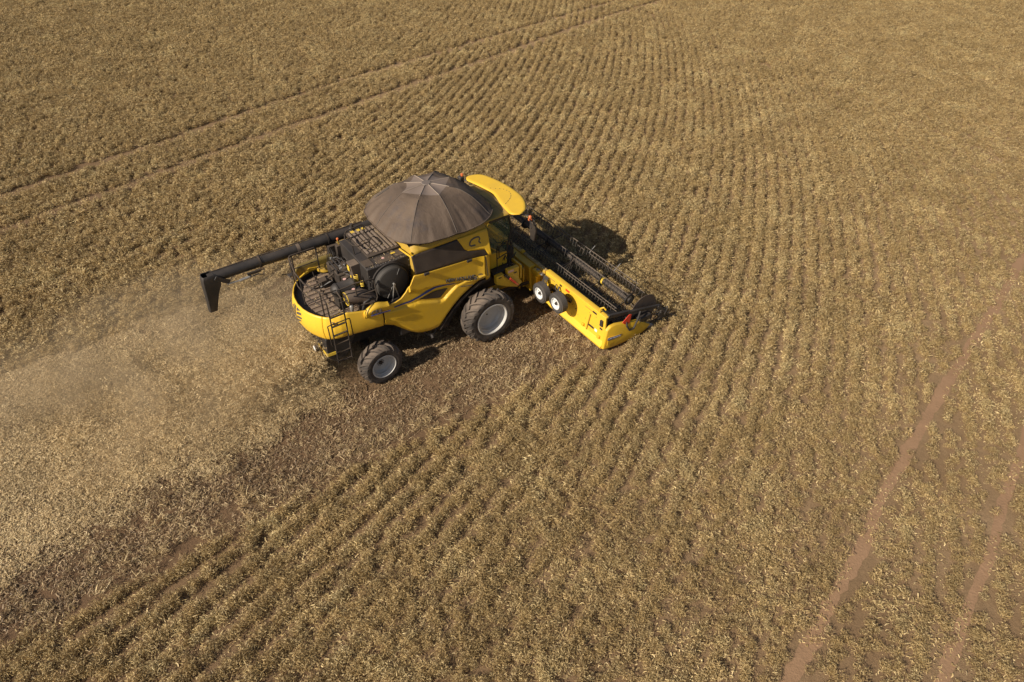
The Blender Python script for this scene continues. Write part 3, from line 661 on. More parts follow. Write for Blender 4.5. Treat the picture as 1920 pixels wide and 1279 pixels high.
fg = MB(); fg.grid(lambda u, v: (lambda a: (1.30+.20*math.cos(a)*1.0+.20*math.sin(v*math.pi*.62), -.92*math.sin(a), lerp(2.42, 3.72, v)))(lerp(-math.pi/2, math.pi/2, u)), 16, 8)
fg.build('windscreen', GLS, CAB, smooth=True)
SE = MB().box(.62,1.05,-.26,.26,2.50,2.64).prism([(.56,2.6),(.70,2.6),(.62,3.32),(.50,3.30)], 'y', -.24, .24).build('driver_seat', SEAT, CAB, bevel=.04)
MB().box(.60,1.0,-.75,-.35,2.45,2.70).prism([(.60,2.7),(.70,2.7),(.64,3.1),(.56,3.1)], 'y', -.72, -.38).build('passenger_seat', SEAT, CAB, bevel=.04)
MB().lathe([(.16,-.012),(.18,0),(.16,.012)], (0,0,0), 'z', 20).tube([(0,0,0),(.16,0,0)], .01, 5).tube([(0,0,0),(-.10,.12,0)], .01, 5).tube([(0,0,0),(0,0,-.5)], .025, 6).build('steering_wheel', BLK, CAB).location = (1.18,0,3.02)
# a person is not visible behind the tinted glass
rf = MB(); rf.grid(lambda u, v: (lerp(.22, 1.55, u), lerp(-1.06, 1.06, v), 3.84+.05*math.sin(v*math.pi)-.02*u), 8, 12)
ROOF = rf.build('cab_roof', YELD, CAB, smooth=True, solid=.10, offset=0)
for y in (-.55,0,.55): MB().tube([(.95,y,3.925-.02*abs(y)),(1.55,y,3.915-.02*abs(y))], .006, 4).build('roof_seam', BRN, ROOF)
MB().tube([(1.22,-.95,3.905),(1.22,-.4,3.93),(1.22,.4,3.93),(1.22,.95,3.905)], .006, 4).build('roof_seam', BRN, ROOF)
MB().box(.60,1.35,-1.075,-1.06,3.765,3.835).build('roof_vent', BLK, CAB)
# banana shaped visor
VF = [(1.70,1.70),(2.02,1.42),(2.17,1.0),(2.26,.5),(2.29,0),(2.26,-.46),(2.13,-.84),(1.93,-1.15),(1.76,-1.34)]
VB = [(1.34,1.57),(1.40,1.32),(1.50,.9),(1.60,.3),(1.56,0),(1.45,-.40),(1.38,-.75),(1.33,-1.1),(1.36,-1.36)]
def sm3(P, u):
    k = u*(len(P)-1); i = min(len(P)-2, int(k)); f = k-i
    p = [Vector(P[min(max(i+d, 0), len(P)-1)]) for d in (-1, 0, 1, 2)]
    return .5*((2*p[1])+(-p[0]+p[2])*f+(2*p[0]-5*p[1]+4*p[2]-p[3])*f*f+(-p[0]+3*p[1]-3*p[2]+p[3])*f**3)
vz = MB()
def vpt(u, v):
    e = .5-.5*math.cos(math.pi*min(1, min(u, 1-u)/.10)) if min(u, 1-u) < .10 else 1
    e = math.sqrt(max(0, e)) if e < 1 else 1
    c = (sm3(VF, u)+sm3(VB, u))/2; f = c.lerp(sm3(VF, u), e); b = c.lerp(sm3(VB, u), e)
    p = b.lerp(f, v); edge = min(v, 1-v)
    return (p.x, p.y, 3.905+.025*sst(edge/.10)*e)
vz.grid(vpt, 60, 18); VIS = vz.build('visor', YELC, CAB, smooth=True, solid=.045, offset=0)
se = MB()
pts = []
for k in range(21):
    a = k/20*math.pi; u = .5+.17-.0+.0*a; 
    pts.append(Vector(vpt(.70-.30*math.sin(a*.5)*0-.36*(k/20), .16+.52*math.sin(a)))+Vector((0,0,.022)))
MB().tube(pts, .007, 5).build('visor_seam', YELD, VIS)
e = MB()
for p in pts[::2]: e.lathe([(0,0),(.014,0),(.012,.010),(0,.012)], p, 'z', 8)
e.build('visor_bolts', BLK, VIS)
# left mirror bunch and right mirror with beacon
ML = empty('side_mirror', (0,0,0), H)
MB().box(1.22,1.40,1.60,1.80,3.62,3.98).build('mirror_housing', BLK, ML, bevel=.04)
MB().tube([(1.5,1.35,3.85),(1.35,1.7,3.85)], .025, 6).build('mirror_arm', BLK, ML)
MB().lathe([(0,0),(.05,0),(.05,.07),(0,.1)], (1.34,1.66,4.0), 'z', 12).build('beacon', ORG, ML, smooth=True)
MR = empty('side_mirror', (0,0,0), H)
MB().tube([(1.62,-1.15,3.80),(1.85,-1.42,3.80),(1.95,-1.60,3.66)], .025, 7).tube([(1.85,-1.45,3.78),(1.62,-1.9,3.66)], .02, 6).build('mirror_arm', BLK, MR)
MB().prism([(-1.72,3.62),(-1.48,3.62),(-1.44,3.40),(-1.50,2.98),(-1.70,2.98),(-1.76,3.40)], 'x', 1.86, 1.96).build('mirror_housing', BLKD, MR, bevel=.03)
MB().lathe([(0,0),(.07,0),(.07,.03),(.055,.04),(.055,.12),(.03,.15),(0,.155)], (1.84,-1.52,3.70), 'z', 16).build('beacon', ORG, MR, smooth=True)

# ---------------- platform, steps, guard loops by the cab door
PT = MB().box(.86,1.78,-1.22,-.55,1.80,1.86).build('platform', BLK, H, bevel=.01)
d = MB()
for i in range(7):
    for j in range(6):
        if random.random() < .8: d.lathe([(0,0),(.020,0),(.020,.004),(0,.004)], (.95+i*.085+.03*(j % 2), -1.14+j*.10, 1.862), 'z', 8)
d.build('tread_studs', paint('worn_studs', (.5,.42,.36), .6, .3), PT)
BXF = MB().prism([(.62,1.93),(.92,1.93),(.94,1.80),(1.06,1.80),(1.06,2.02),(1.52,2.0),(1.52,1.50),(1.66,1.32),(1.45,1.20),(1.0,1.40),(.62,1.62)], 'y', -1.40, -1.24).build('step_box', YEL, H, bevel=.02)
MB().box(1.60,1.66,-1.35,-.6,1.45,1.98).build('step_box_side', YEL, H, bevel=.01)
MB().box(1.30,1.42,-1.408,-1.40,1.80,1.85).box(.70,.82,-1.408,-1.40,1.83,1.87).build('hand_slot', BLK, BXF)
MB().box(1.08,1.30,-1.404,-1.40,1.90,1.98).build('plate_decal', PNK, BXF)
MB().obox((.92,-1.44,1.93),(1.44,-1.44,1.32),.05,.09).build('reflector_bar', BLK, BXF)
MB().obox((1.10,-1.475,1.73),(1.32,-1.475,1.47),.015,.07).build('reflector', RED, BXF)
MB().obox((1.325,-1.475,1.464),(1.43,-1.475,1.34),.015,.07).build('reflector', ORG, BXF)
for pts in ([(.80,-1.18,1.86),(.80,-1.18,2.85),(.84,-1.18,2.92),(.88,-1.18,2.86),(.88,-1.18,2.5)],
            [(.80,-1.18,2.45),(1.15,-1.15,2.50),(1.5,-1.1,2.52)], [(.82,-1.16,2.75),(1.2,-.98,2.80),(1.40,-1.0,2.82)],
            [(1.28,-1.15,1.86),(1.33,-1.15,2.45),(1.42,-1.18,3.0),(1.50,-1.2,3.12),(1.60,-1.2,3.10),(1.66,-1.2,2.98),(1.62,-1.2,2.86),(1.50,-1.2,2.80)],
            [(1.72,-.6,1.86),(1.72,-.6,2.5),(1.5,-1.1,2.52)]):
    rail(pts, .019, BLKD, 'hand_rail')
MB().box(.62,1.3,-1.22,-.95,1.86,1.95).build('door_step', BLK, H, bevel=.02)
e = MB()
for k in range(10):
    a = Vector((1.0+random.random()*.6, -1.1+random.random()*.5, 1.9+random.random()*.35)); e.tube([a, a+Vector((random.uniform(-.1,.2), random.uniform(-.15,.15), random.uniform(.02,.15))), a+Vector((random.uniform(0,.3), .1, -.1))], .014, 5)
e.build('door_hoses', BLK, H)

# ---------------- feeder house
FE = MB().prism([(.75,1.65),(2.45,1.22),(2.52,.42),(.75,.75)], 'y', -.66, .66).build('feeder_house', YELD, H, bevel=.03)
MB().prism([(2.28,1.38),(2.56,1.38),(2.56,.35),(2.35,.35)], 'y', -.92, .92).build('feeder_frame', YEL, H, bevel=.02)
for x in (1.95,2.12): MB().box(x, x+.05, -.80, -.66, .55, 1.30).build('feeder_flange', YEL, H, bevel=.01)
MB().tube([(.9,-.85,.85),(2.3,-.85,.70)], .06, 10).tube([(1.5,-.85,.78),(2.35,-.85,.69)], .035, 10).build('lift_cylinder', BLKD, H, smooth=True)

# ---------------- wheels
def wheel(name, c, R0, rr, w, s, dish, nl, mat, rimmat, parent, lug=.05, steer=0., agri=True, tilt=0.):
    """tyre + rim, axis along y, outer face towards s*y"""
    root = empty(name, c, parent); root.rotation_euler = (0, tilt, steer)
    h = w/2; sh = R0-lug
    prof = [(rr*.96,-h*.86),(rr*1.03,-h*.97),(lerp(rr, sh, .45),-h*1.05),(lerp(rr, sh, .8),-h*.99),(sh-.02,-h*.86),(sh,-h*.6),(sh+.008,0),(sh,h*.6),(sh-.02,h*.86),(lerp(rr, sh, .8),h*.99),(lerp(rr, sh, .45),h*1.05),(rr*1.03,h*.97),(rr*.96,h*.86)]
    ty = MB().lathe(prof, (0,0,0), 'y', 72)
    if agri:
        for i in range(nl):
            for side in (-1, 1):
                a0 = 2*math.pi*(i+(.5 if side > 0 else 0))/nl; pts = []
                for k in range(6):
                    t = k/5; y = side*lerp(-.03, h*1.03, t); a = a0 - s*0 + lerp(.0, -.95*w/R0*.62, t**.85)*1
                    r = sh-.005 if t < .7 else lerp(sh-.005, sh-.10, (t-.7)/.3)
                    pts.append((y, a, r, t))
                g = []
                for y, a, r, t in pts:
                    wd = lerp(.036, .062, t)/R0*1.2; top = lug*(1 if t < .8 else .9)
                    g.append([ty.V((rr_)*math.cos(a+da), y, (rr_)*math.sin(a+da)) for rr_, da in ((r-.02, -wd*1.5), (r+top, -wd*.8), (r+top, wd*.8), (r-.02, wd*1.5))])
                for A, B in zip(g, g[1:]):
                    for j in range(3): ty.F([A[j], B[j], B[j+1], A[j+1]])
                ty.F(g[0]); ty.F(g[-1][::-1])
    else:
        for k in range(5):
            y = h*(-.62+.31*k); ty.lathe([(sh-.01, y-.028), (sh+.018, y-.022), (sh+.018, y+.022), (sh-.01, y+.028)], (0,0,0), 'y', 60)
    ty.build('tyre', mat, root, smooth=True)
    o = s*h*.97
    def Y(d): return o - s*d
    rp = [(rr*1.06, Y(.0)), (rr*1.065, Y(-.012)), (rr*1.00, Y(-.016)), (rr*.975, Y(.01)), (rr*.93, Y(.035)), (rr*.91, Y(.09)), (rr*.86, Y(.10)), (rr*.85, Y(dish*.75)), (rr*.74, Y(dish*.95)), (rr*.38, Y(dish)), (rr*.30, Y(dish*1.02)), (0, Y(dish*1.02))]
    RM = MB().lathe(rp, (0,0,0), 'y', 64).build('rim', rimmat, root, smooth=True)
    MB().lathe([(rr*.9, -o*.9), (rr*.86, Y(.12))], (0,0,0), 'y', 48).build('rim_barrel', rimmat, root, smooth=True)
    return root, Y
for s in (-1, 1):
    r_, Y = wheel('front_wheel', (0, s*1.78, .915), .925, .545, .60, s, .30, 19, RUB, RIM, H, lug=.068)
    MB().lathe([(0, Y(.295)), (.03, Y(.295)), (.03, Y(.31)), (0, Y(.31))], (0,0,0), 'y', 14).build('hub_bolt', BLK, r_).location = (-.02,0,.03)
    MB().tube([(.30, Y(.22), .30), (.32, Y(.19), .31)], .012, 6).build('valve', BLK, r_)
    r_, Y = wheel('rear_wheel', (-3.79, s*1.56, .68), .70, .385, .54, s, .24, 15, RUB, RIM, H, lug=.06, steer=.05)
    e = MB()
    for k in range(10):
        a = 2*math.pi*k/10; e.lathe([(0, Y(.235)), (.016, Y(.235)), (.016, Y(.25)), (0, Y(.25))], (.105*math.cos(a), 0, .105*math.sin(a)), 'y', 8)
    e.lathe([(0, Y(.21)), (.06, Y(.21)), (.075, Y(.25)), (0, Y(.25))], (0,0,0), 'y', 14)
    e.build('hub_bolts', BLK, r_)

# ================================================================== HEADER (cutting table across the front)
D = empty('grain_header', (2.6,0,0))
tag(D, 'wide yellow cutting header with black reel mounted across the front of the harvester', 'harvester header')
D.location = (0,0,0)
HW = 4.55
BT = YELC
for s in (1, -1):
    pn = MB().prism([(2.60,1.40),(2.74,1.42),(2.78,1.38),(2.66,1.36),(2.66,.40),(2.60,.34),(2.50,.30),(2.48,.22),(2.62,.16),(2.70,.20),(2.66,.34),(2.64,.34),(2.62,.34)][:1]+[(2.74,1.42),(2.80,1.39),(2.66,1.35),(2.66,.30),(2.72,.20),(2.62,.14),(2.50,.18),(2.47,.26),(2.54,.34),(2.60,.40)], 'y', s*1.44, s*HW).build('back_panel', BT, D, bevel=.008)
    if s == 1:
        MB().box(2.585,2.60,-2.74,-2.54,1.26,1.33).build('reflector', RED, D)
    e = MB(); e.obox((2.585,s*3.72,.42),(2.585,s*3.86,1.12),.03,.07,(1,0,0)); e.build('stiffener', YELD, D)
    MB().box(2.583,2.60,s*3.92-.12,s*3.92+.15,.62,.69).build('panel_slot', BLK, D)
    MB().box(2.583,2.60,s*4.16-.05,s*4.16+.06,.60,.69).build('panel_label', WHT, D)
    for y in (3.55,4.33): MB().box(2.52,2.60,s*y-.05,s*y+.05,.46,.56).build('skid_bracket', YEL, D, bevel=.01)
    for y, z, w in ((2.28,1.30,.06),(4.03,1.28,.09),(4.38,.86,.06)): MB().box(2.585,2.60,s*y-w,s*y+w,z-.03,z+.03).build('panel_slot', BLK, D)
    MB().box(2.583,2.60,s*1.72-.22,s*1.72+.22,1.25,1.28).box(2.583,2.60,s*3.75-.18,s*3.75+.18,1.25,1.28).build('panel_rib', YELD, D)
e = MB()
for k in range(18): e.lathe([(0,-.008),(.012,-.008),(.012,0)], (2.60, -1.7-2.75*random.random(), .45+.75*random.random()), 'x', 6)
e.build('panel_bolts', BRN, D)
# centre frame with double top beam
FRM = MB().box(2.56,2.70,-1.44,1.44,1.28,1.42).build('top_beam', YELD, D, bevel=.015)
MB().box(2.40,2.50,-1.05,1.05,1.10,1.26).build('lower_beam', YELD, D, bevel=.01)
MB().box(2.50,2.56,-1.42,1.42,1.22,1.30).build('beam_channel', BRN, D)
MB().box(2.42,2.68,-1.12,-.98,.35,1.28).box(2.42,2.68,.98,1.12,.35,1.28).build('frame_post', YEL, D, bevel=.015)
MB().box(2.62,2.66,-1.45,1.45,.3,1.28).build('centre_sheet', YELD, D)
MB().lathe([(0,-.05),(.07,-.05),(.07,.05),(0,.05)], (2.60,-.10,1.47), 'y', 14).build('beam_knob', YEL, D)
MB().prism([(2.36,1.34),(2.52,1.34),(2.52,1.15),(2.36,1.15)], 'y', -1.30, -1.0).build('coupler_block', YEL, D, bevel=.01)
e = MB()
for k in range(7):
    a = Vector((2.45+.1*random.random(), -1.42+.3*random.random(), 1.2+.15*random.random())); e.lathe([(0,-.05),(.028,-.05),(.028,.05),(0,.05)], a, 'x' if k % 2 else 'y', 10)
e.build('coupler_fittings', STEEL, D)
e = MB()
for k in range(8):
    y0 = -1.45-.25*random.random(); e.tube([(2.52,y0,1.30),(2.40-.1*random.random(),y0-.1,1.15),(2.42,y0-.25*random.random(),.9),(2.55,y0-.2,.75)], .016, 6)
for k in range(5):
    y0 = -2.05-.3*random.random(); e.tube([(2.56,y0,1.25),(2.46,y0-.08,1.15),(2.50,y0-.3*random.random(),1.0)], .016, 6)
e.build('hydraulic_hoses', BLK, D, smooth=True)
# stowed transport wheels behind the panel
for y, z in ((-1.97,1.07),(-2.86,1.20)):
    r_, Y = wheel('transport_wheel', (2.05, y, z), .36, .195, .26, -1, .05, 1, RUB2, WHT, D, lug=.02, agri=False)
    r_.rotation_euler = (0, 0, R(-90))
    MB().lathe([(0, Y(-.01)), (.045, Y(-.01)), (.06, Y(.04)), (.06, Y(.06))], (0,0,0), 'y', 14).build('hub_cap', BLK, r_)
    e = MB()
    for k in range(5): e.lathe([(0, Y(.03)), (.012, Y(.03)), (.012, Y(.05))], (.10*math.cos(k*1.2566), 0, .10*math.sin(k*1.2566)), 'y', 8)
    e.build('wheel_bolts', BLK, r_)
MB().tube([(2.18,-1.97,1.07),(2.55,-1.97,1.0)], .05, 8).tube([(2.18,-2.86,1.20),(2.55,-2.86,1.1)], .05, 8).obox((2.5,-1.9,1.02),(2.5,-2.95,1.10),.08,.10).obox((2.35,-2.3,.80),(2.55,-2.6,.55),.05,.05).build('wheel_bracket', BLKD, D)
# table, sheets, auger inside
MB().prism([(2.66,.20),(4.35,.10),(4.45,.14),(4.35,.16),(2.9,.24),(2.70,.55),(2.66,.55)], 'y', -HW, HW).build('header_table', BLKD, D)
KB = MB().box(4.40,4.50,-HW,HW,.12,.16)
for i in range(118): y = -HW+.04+i*.077; KB.prism([(4.48,y-.012),(4.62,y),(4.48,y+.012)], 'z', .13,.15)
KB.build('cutter_bar', BLKD, D)
AG = MB().lathe([(.17,-HW+.12),(.17,HW-.12)], (3.02,0,.60), 'y', 20)
for s in (-1, 1):
    n = 90; pr = None
    for i in range(n+1):
        t = i/n; y = s*lerp(.45, HW-.15, t); a = s*t*2*math.pi*7.5
        q = [AG.V(3.02+r*math.cos(a), y, .60+r*math.sin(a)) for r in (.17,.31)]
        if pr: AG.F([pr[0], pr[1], q[1], q[0]])
        pr = q
AG.build('header_auger', BLKD, D, smooth=True)
# reel
RX, RZ, RR = 3.86, 1.38, .60
TINE = paint('dusty_tines', (.06,.052,.045), .8, .7)
RL = empty('reel', (0,0,0), D)
RLY0, RLY1 = -4.30, 4.30
MB().lathe([(.0,RLY0),(.10,RLY0),(.10,RLY1),(0,RLY1)], (RX,0,RZ), 'y', 20).build('reel_tube', BLK, RL, smooth=True)
e = MB()
for k in range(2):
    a0 = R(60+k*70)
    for y in np.arange(RLY0+.1, RLY1, .14):
        e.obox((RX+.115*math.cos(a0), y, RZ+.115*math.sin(a0)), (RX+.115*math.cos(a0+.35), y+.0, RZ+.115*math.sin(a0+.35)), .03, .012)
    for da in (0, .35): e.tube([(RX+.12*math.cos(a0+da), RLY0+.05, RZ+.12*math.sin(a0+da)), (RX+.12*math.cos(a0+da), RLY1-.05, RZ+.12*math.sin(a0+da))], .010, 5)
e.build('tube_lattice', TINE, RL)
for y in (-4.20,-2.98): MB().lathe([(.102,-.03),(.13,-.03),(.13,.03),(.102,.03)], (RX,y,RZ), 'y', 24, True).build('tube_band', STK, RL)
SPY = (-4.22,-2.92,-1.45,0,1.45,2.92,4.22); A0 = R(5)
bm6 = [(RX+RR*math.cos(A0+k*math.pi/3), RZ+RR*math.sin(A0+k*math.pi/3)) for k in range(6)]
for y in SPY:
    e = MB()
    for k, (x, z) in enumerate(bm6):
        e.obox((RX, y, RZ), (x, y, z), .03, .012, (0,1,0))
        x2, z2 = bm6[(k+1) % 6]; mx = lambda a, b: lerp(a, b, .5)
    e.lathe([(.12,-.02),(.20,-.02),(.20,.02),(.12,.02)], (RX,y,RZ), 'y', 20, True)
    e.build('reel_spider', BLK, RL)
for k, (x, z) in enumerate(bm6):
    BTK = MB().tube([(x, RLY0, z), (x, RLY1, z)], .015, 7).build('reel_bat', TINE, RL)
    e = MB(); i = 0
    for y in np.arange(RLY0+.08, RLY1, .152):
        j = random.uniform(-.01,.01)
        e.tube([(x, y, z), (x-.02+j, y, z-.11), (x-.055+j, y+j, z-.24)], [.011,.010,.007], 4, cap=False)
    tag(e.build('reel_tines', TINE, BTK), kind='stuff')
for y in (-1.75,-3.05):
    MB().tube([(RX+.35,y,RZ+.30),(RX+.62,y+.02,RZ+.48)], .012, 6).build('bright_rod', STEEL, RL)
# fan-out stay rods as in a hand held fan
for y in (-1.45,): 
    for dx in (.0,.12,.24): MB().tube([(RX-.12, y-.1+dx*.3, RZ+.1), (bm6[3][0], y-.12-dx, bm6[3][1])], .010, 5).build('stay_rod', BLKD, RL)
# end dividers, arms, shields
DV = [(2.50,.20),(2.55,.62),(2.60,.95),(2.74,1.06),(2.95,1.06),(3.22,.98),(3.55,.89),(3.89,.78),(4.10,.66),(4.28,.52),(4.60,.29),(4.40,.14),(4.19,.08),(3.81,.04),(3.08,.08),(2.8,.12)]
for s in (-1, 1):
    dv = MB()
    # shell with a bulging outer face
    n = len(DV); cx, cz = 3.4, .5
    ringo = [dv.V(x, s*HW, z) for x, z in DV]; ringm = [dv.V(lerp(cx, x, .97), s*(HW+.10), lerp(cz, z, .95)) for x, z in DV]; ringi = [dv.V(lerp(cx, x, .62), s*(HW+.165), lerp(cz, z, .60)) for x, z in DV]
    for A, B in ((ringo, ringm), (ringm, ringi)):
        for j in range(n): dv.F([A[j], A[(j+1) % n], B[(j+1) % n], B[j]])
    dv.F(ringi); dv.F(ringo[::-1])
    DVO = dv.build('end_divider', YEL, D, smooth=True, bevel=.02)
    MB().tube([(4.05,s*(HW+.09),.70),(3.99,s*(HW+.14),.50),(3.90,s*(HW+.14),.30),(3.74,s*(HW+.10),.08)], .014, 6).build('divider_gap', BLK, DVO)
    MB().prism([(4.42,.42),(4.78,.16),(4.80,.11),(4.45,.15)], 'y', s*(HW-.02), s*(HW+.06)).build('divider_tip', paint('grey_tip', (.30,.31,.33), .5, .3) if s < 0 else bpy.data.materials['grey_tip'], DVO, bevel=.01)
    MB().prism([(2.62,.72),(3.10,.62),(3.28,.56),(2.96,.42),(2.60,.36),(2.62,.60)], 'y', s*(HW+.155), s*(HW+.178)).build('divider_rib', YEL, DVO, bevel=.015)
    MB().prism([(2.60,.70),(3.20,.60),(3.14,.55),(2.96,.545),(2.60,.60)], 'y', s*(HW+.176), s*(HW+.186)).build('blue_plate', BLUE, DVO, bevel=.004)
    # reel arm, drive box, end shield
    MB().obox((2.70,s*(HW-.03),1.40),(3.6,s*(HW-.03),1.18),.09,.13).obox((3.55,s*(HW-.02),1.19),(5.0,s*(HW-.02),.82),.08,.10).build('reel_arm', BLK, D, bevel=.01)
    MB().tube([(2.75,s*(HW-.12),1.15),(3.5,s*(HW-.10),1.05)], .045, 8).tube([(3.5,s*(HW-.10),1.05),(4.0,s*(HW-.10),.98)], .025, 8).build('arm_cylinder', BLKD, D, smooth=True)
    sh = MB(); sh.lathe([(.0,-.01),(.56,-.01),(.57,.0),(.56,.01),(0,.01)], (4.40,s*(HW-.16),.84), 'y', 48); sh.build('end_shield', BRN, D, smooth=True)
    MB().box(4.0,4.55,s*HW-.10 if s < 0 else s*HW-.16,s*HW+.16 if s < 0 else s*HW+.10,.55,.78).build('drive_box', BLK, D, bevel=.04)
    e = MB()
    for k in range(14):
        a = Vector((4.7+.7*random.random(), s*(HW-.05+.3*random.random()-.1), .35+.45*random.random())); e.tube([a, a+Vector((random.uniform(-.2,.2), random.uniform(-.15,.15), random.uniform(-.2,.15))), a+Vector((random.uniform(-.3,.3), random.uniform(-.2,.2), -.25))], .018, 5)
    e.tube([(4.9,s*HW,.85),(5.25,s*(HW+.05),.5),(5.5,s*HW,.2)], .05, 8)
    e.lathe([(0,-.03),(.2,-.03),(.2,.03),(0,.03)], (5.15,s*(HW+.03),.45), 'y', 18)
    e.build('divider_rods', BLK, D)
    MB().tube([(3.45,s*(HW+.02),1.08),(3.40,s*(HW+.16),.82),(3.50,s*(HW+.2),.62),(3.68,s*(HW+.2),.62),(3.85,s*(HW+.16),.85),(4.05,s*(HW+.05),1.05)], .032, 9).build('hydraulic_hoses', BLK, D, smooth=True)
    e = MB()
    for k in range(6): e.tube([(2.72,s*(HW-.05-.05*k),1.42),(2.95,s*(HW-.02-.04*k),1.30+.02*k),(3.05+.1*k,s*(HW-.06),1.12),(3.3,s*(HW-.02),1.1)], .016, 6)
    e.build('hydraulic_hoses', BLK, D, smooth=True)
    MB().tube([(2.62,s*4.22,1.40),(2.62,s*4.24,1.58),(2.70,s*4.30,1.62),(2.74,s*4.36,1.54)], .028, 7).build('lift_hook', YEL, D)
    MB().box(2.54,2.64,s*4.40-.06,s*4.40+.05,1.0,1.22).build('hose_port', BLK, D)
# text on the blue plate of the near divider
def dvt(u, v, t): return (2.63+u, -(HW+.188)-t, .625-.155*u+v)
text_bm('NEW HOLLAND', .07, dvt, .002, .001).build('lettering', WDEC, D)
MB().prism([(3.22,1.0),(3.40,.82),(3.56,.84),(3.60,1.18),(3.50,1.22)], 'y', -(HW+.12), -(HW+.10)).build('warning_triangle', RED, D, bevel=.01)

# ================================================================== FIELD
gm = MB(); gx = [-400,-150,-60] + list(np.arange(-30, 70.1, 2.5)) + [120,400]; gy = [-400,-120,-50] + list(np.arange(-30, 70.1, 2.5)) + [120,400]
vg = [[gm.V(x, y, 0) for y in gy] for x in gx]
for i in range(len(gx)-1):
    for j in range(len(gy)-1): gm.F([vg[i][j], vg[i+1][j], vg[i+1][j+1], vg[i][j+1]])
tag(gm.build('field_ground', SOIL), kind='structure')

CROP = straw_mat('dry_crop', (0.120, 0.074, 0.030), (1.0, 0.79, 0.41), (0.64, 0.44, 0.180), green=.08)
CHAF = straw_mat('chopped_straw', (0.29, 0.20, 0.095), (1.0, 0.80, 0.46), (0.68, 0.49, 0.245))
STUB = straw_mat('stubble_bits', (0.10, 0.058, 0.028), (0.74, 0.55, 0.31), (0.16, 0.092, 0.045))

# ---- standing crop in curved drill rows
SP = .46
def field_points(step, jit=.5):
    xs = np.arange(-20, 64, step); ys = np.arange(-23, 62, step)
    X, Y = np.meshgrid(xs, ys); X = X.ravel()+RNG.uniform(-jit, jit, X.size)*step; Y = Y.ravel()+RNG.uniform(-jit, jit, Y.size)*step
    m = in_view(X, Y); return X[m], Y[m]
X, Y = field_points(.19)
ph = phi(X, Y); gx_, gy_ = dphi(X, Y); g2 = gx_**2+gy_**2
k = np.round(ph/SP)*SP; dl = (k-ph)/g2
dist = np.hypot(X-CAM.x, Y-CAM.y)
fz = np.clip(.060 + .050*np.clip((-Y-6)/5, 0, 1)*np.clip((9-X)/8, 0, 1) + .080*np.clip((Y-.9*X-9)/8, 0, 1) + .05*np.clip((X-24)/9, 0, 1) + .10*np.clip(nz(X, Y, .22, 31.), 0, 1), .06, .17)
jw = RNG.normal(0, 1, X.size)*fz/np.sqrt(g2)
X = X+gx_*dl+gx_*jw/np.sqrt(g2)*1.0; Y = Y+gy_*dl+gy_*jw/np.sqrt(g2)
X += RNG.normal(0, .03, X.size); Y += RNG.normal(0, .03, X.size)
n1 = nz(X, Y, .9, 3.); n2 = nz(X, Y, .16, 9.); n3 = nz(X, Y, 2.6, 5.)
td, ts = tram_d(X+n3*.05, Y+n1*.10)
right = np.clip((-Y-7+.3*X)/8, 0, 1)                      # thinner stand towards the lower right
keep = ~cut(X+.12*n3, Y, .22*n1)
keep &= (td > 1) | (RNG.uniform(size=X.size) > ts)
keep &= RNG.uniform(size=X.size) < np.clip(1.05 - .34*right*(.6+n1+n3*.9) - .55*np.clip(n3-.30, 0, 1)*1.5, .25, 1)
X, Y, n1, n2, n3, right, dist = (a[keep] for a in (X, Y, n1, n2, n3, right, dist))
m = X.size
lean = RNG.normal(0, .16, (m, 2)) + right[:, None]*RNG.normal(0, .25, (m, 2))
rot = np.stack([lean[:, 0], lean[:, 1], RNG.uniform(0, 6.283, m)], 1)
scl = np.clip(1.0+.16*n1+.22*n3, .55, 1.4)*RNG.uniform(.78, 1.15, m)*(1-.22*right)
protos = [leaf_proto('crop_clump', CROP, 84, .148, .27, (.04,.092), (.014,.030), .5, 6, s) for s in range(6)]
protos += [leaf_proto('thin_clump', CROP, 104, .152, .25, (.035,.085), (.010,.022), .45, 6, 20+s) for s in range(5)]
ix = np.where(dist + RNG.normal(0, 1.5, m) < 19, 6+RNG.integers(0, 5, m), RNG.integers(0, 6, m))
scatter('dry_crop', np.stack([X, Y, np.zeros(m)], 1), rot, scl, ix, protos)
print('crop clumps', m)

# ---- litter of fallen leaves and broken straw on the soil
def flat_proto(name, mat, n, rad, ln, wd, h, seed, tilt=.35):
    r = np.random.default_rng(seed); V = []; F = []; T = []
    for i in range(n):
        a = r.uniform(0, 6.283); q = rad*np.sqrt(r.uniform()); c = np.array([q*np.cos(a), q*np.sin(a), r.uniform(.004, h)])
        t = r.uniform(0, 6.283); L = r.uniform(*ln)/2; w = r.uniform(*wd)/2
        d = np.array([np.cos(t), np.sin(t), r.normal()*tilt]); sd_ = np.array([-np.sin(t), np.cos(t), r.normal()*.5]); sd_ /= np.linalg.norm(sd_)
        bend = np.array([0, 0, r.uniform(0, .4)*L]) + sd_*r.normal()*L*.4
        b0 = len(V)
        for k in (-1, 0, 1):
            p = c+d*L*k+bend*(1-k*k); V.append(p-sd_*w); V.append(p+sd_*w)
        F += [(b0, b0+1, b0+3, b0+2), (b0+2, b0+3, b0+5, b0+4)]; tt = r.uniform()**1.3; T += [tt, tt]
    V = [(v[0], v[1], max(.003, v[2])) for v in V]
    me = bpy.data.meshes.new(name); me.from_pydata(V, [], F)
    at = me.attributes.new('tone', 'FLOAT', 'FACE'); at.data.foreach_set('value', np.array(T, np.float32)); me.materials.append(mat)
    return bpy.data.objects.new(name, me)
X, Y = field_points(.62)
td, ts = tram_d(X, Y)
keepl = ((td > 1.4) | (RNG.uniform(size=X.size) > ts*.9)) & ~cut(X, Y)
keepl &= nz(X, Y, .5, 77.) > -.10
X, Y = X[keepl], Y[keepl]; m = X.size
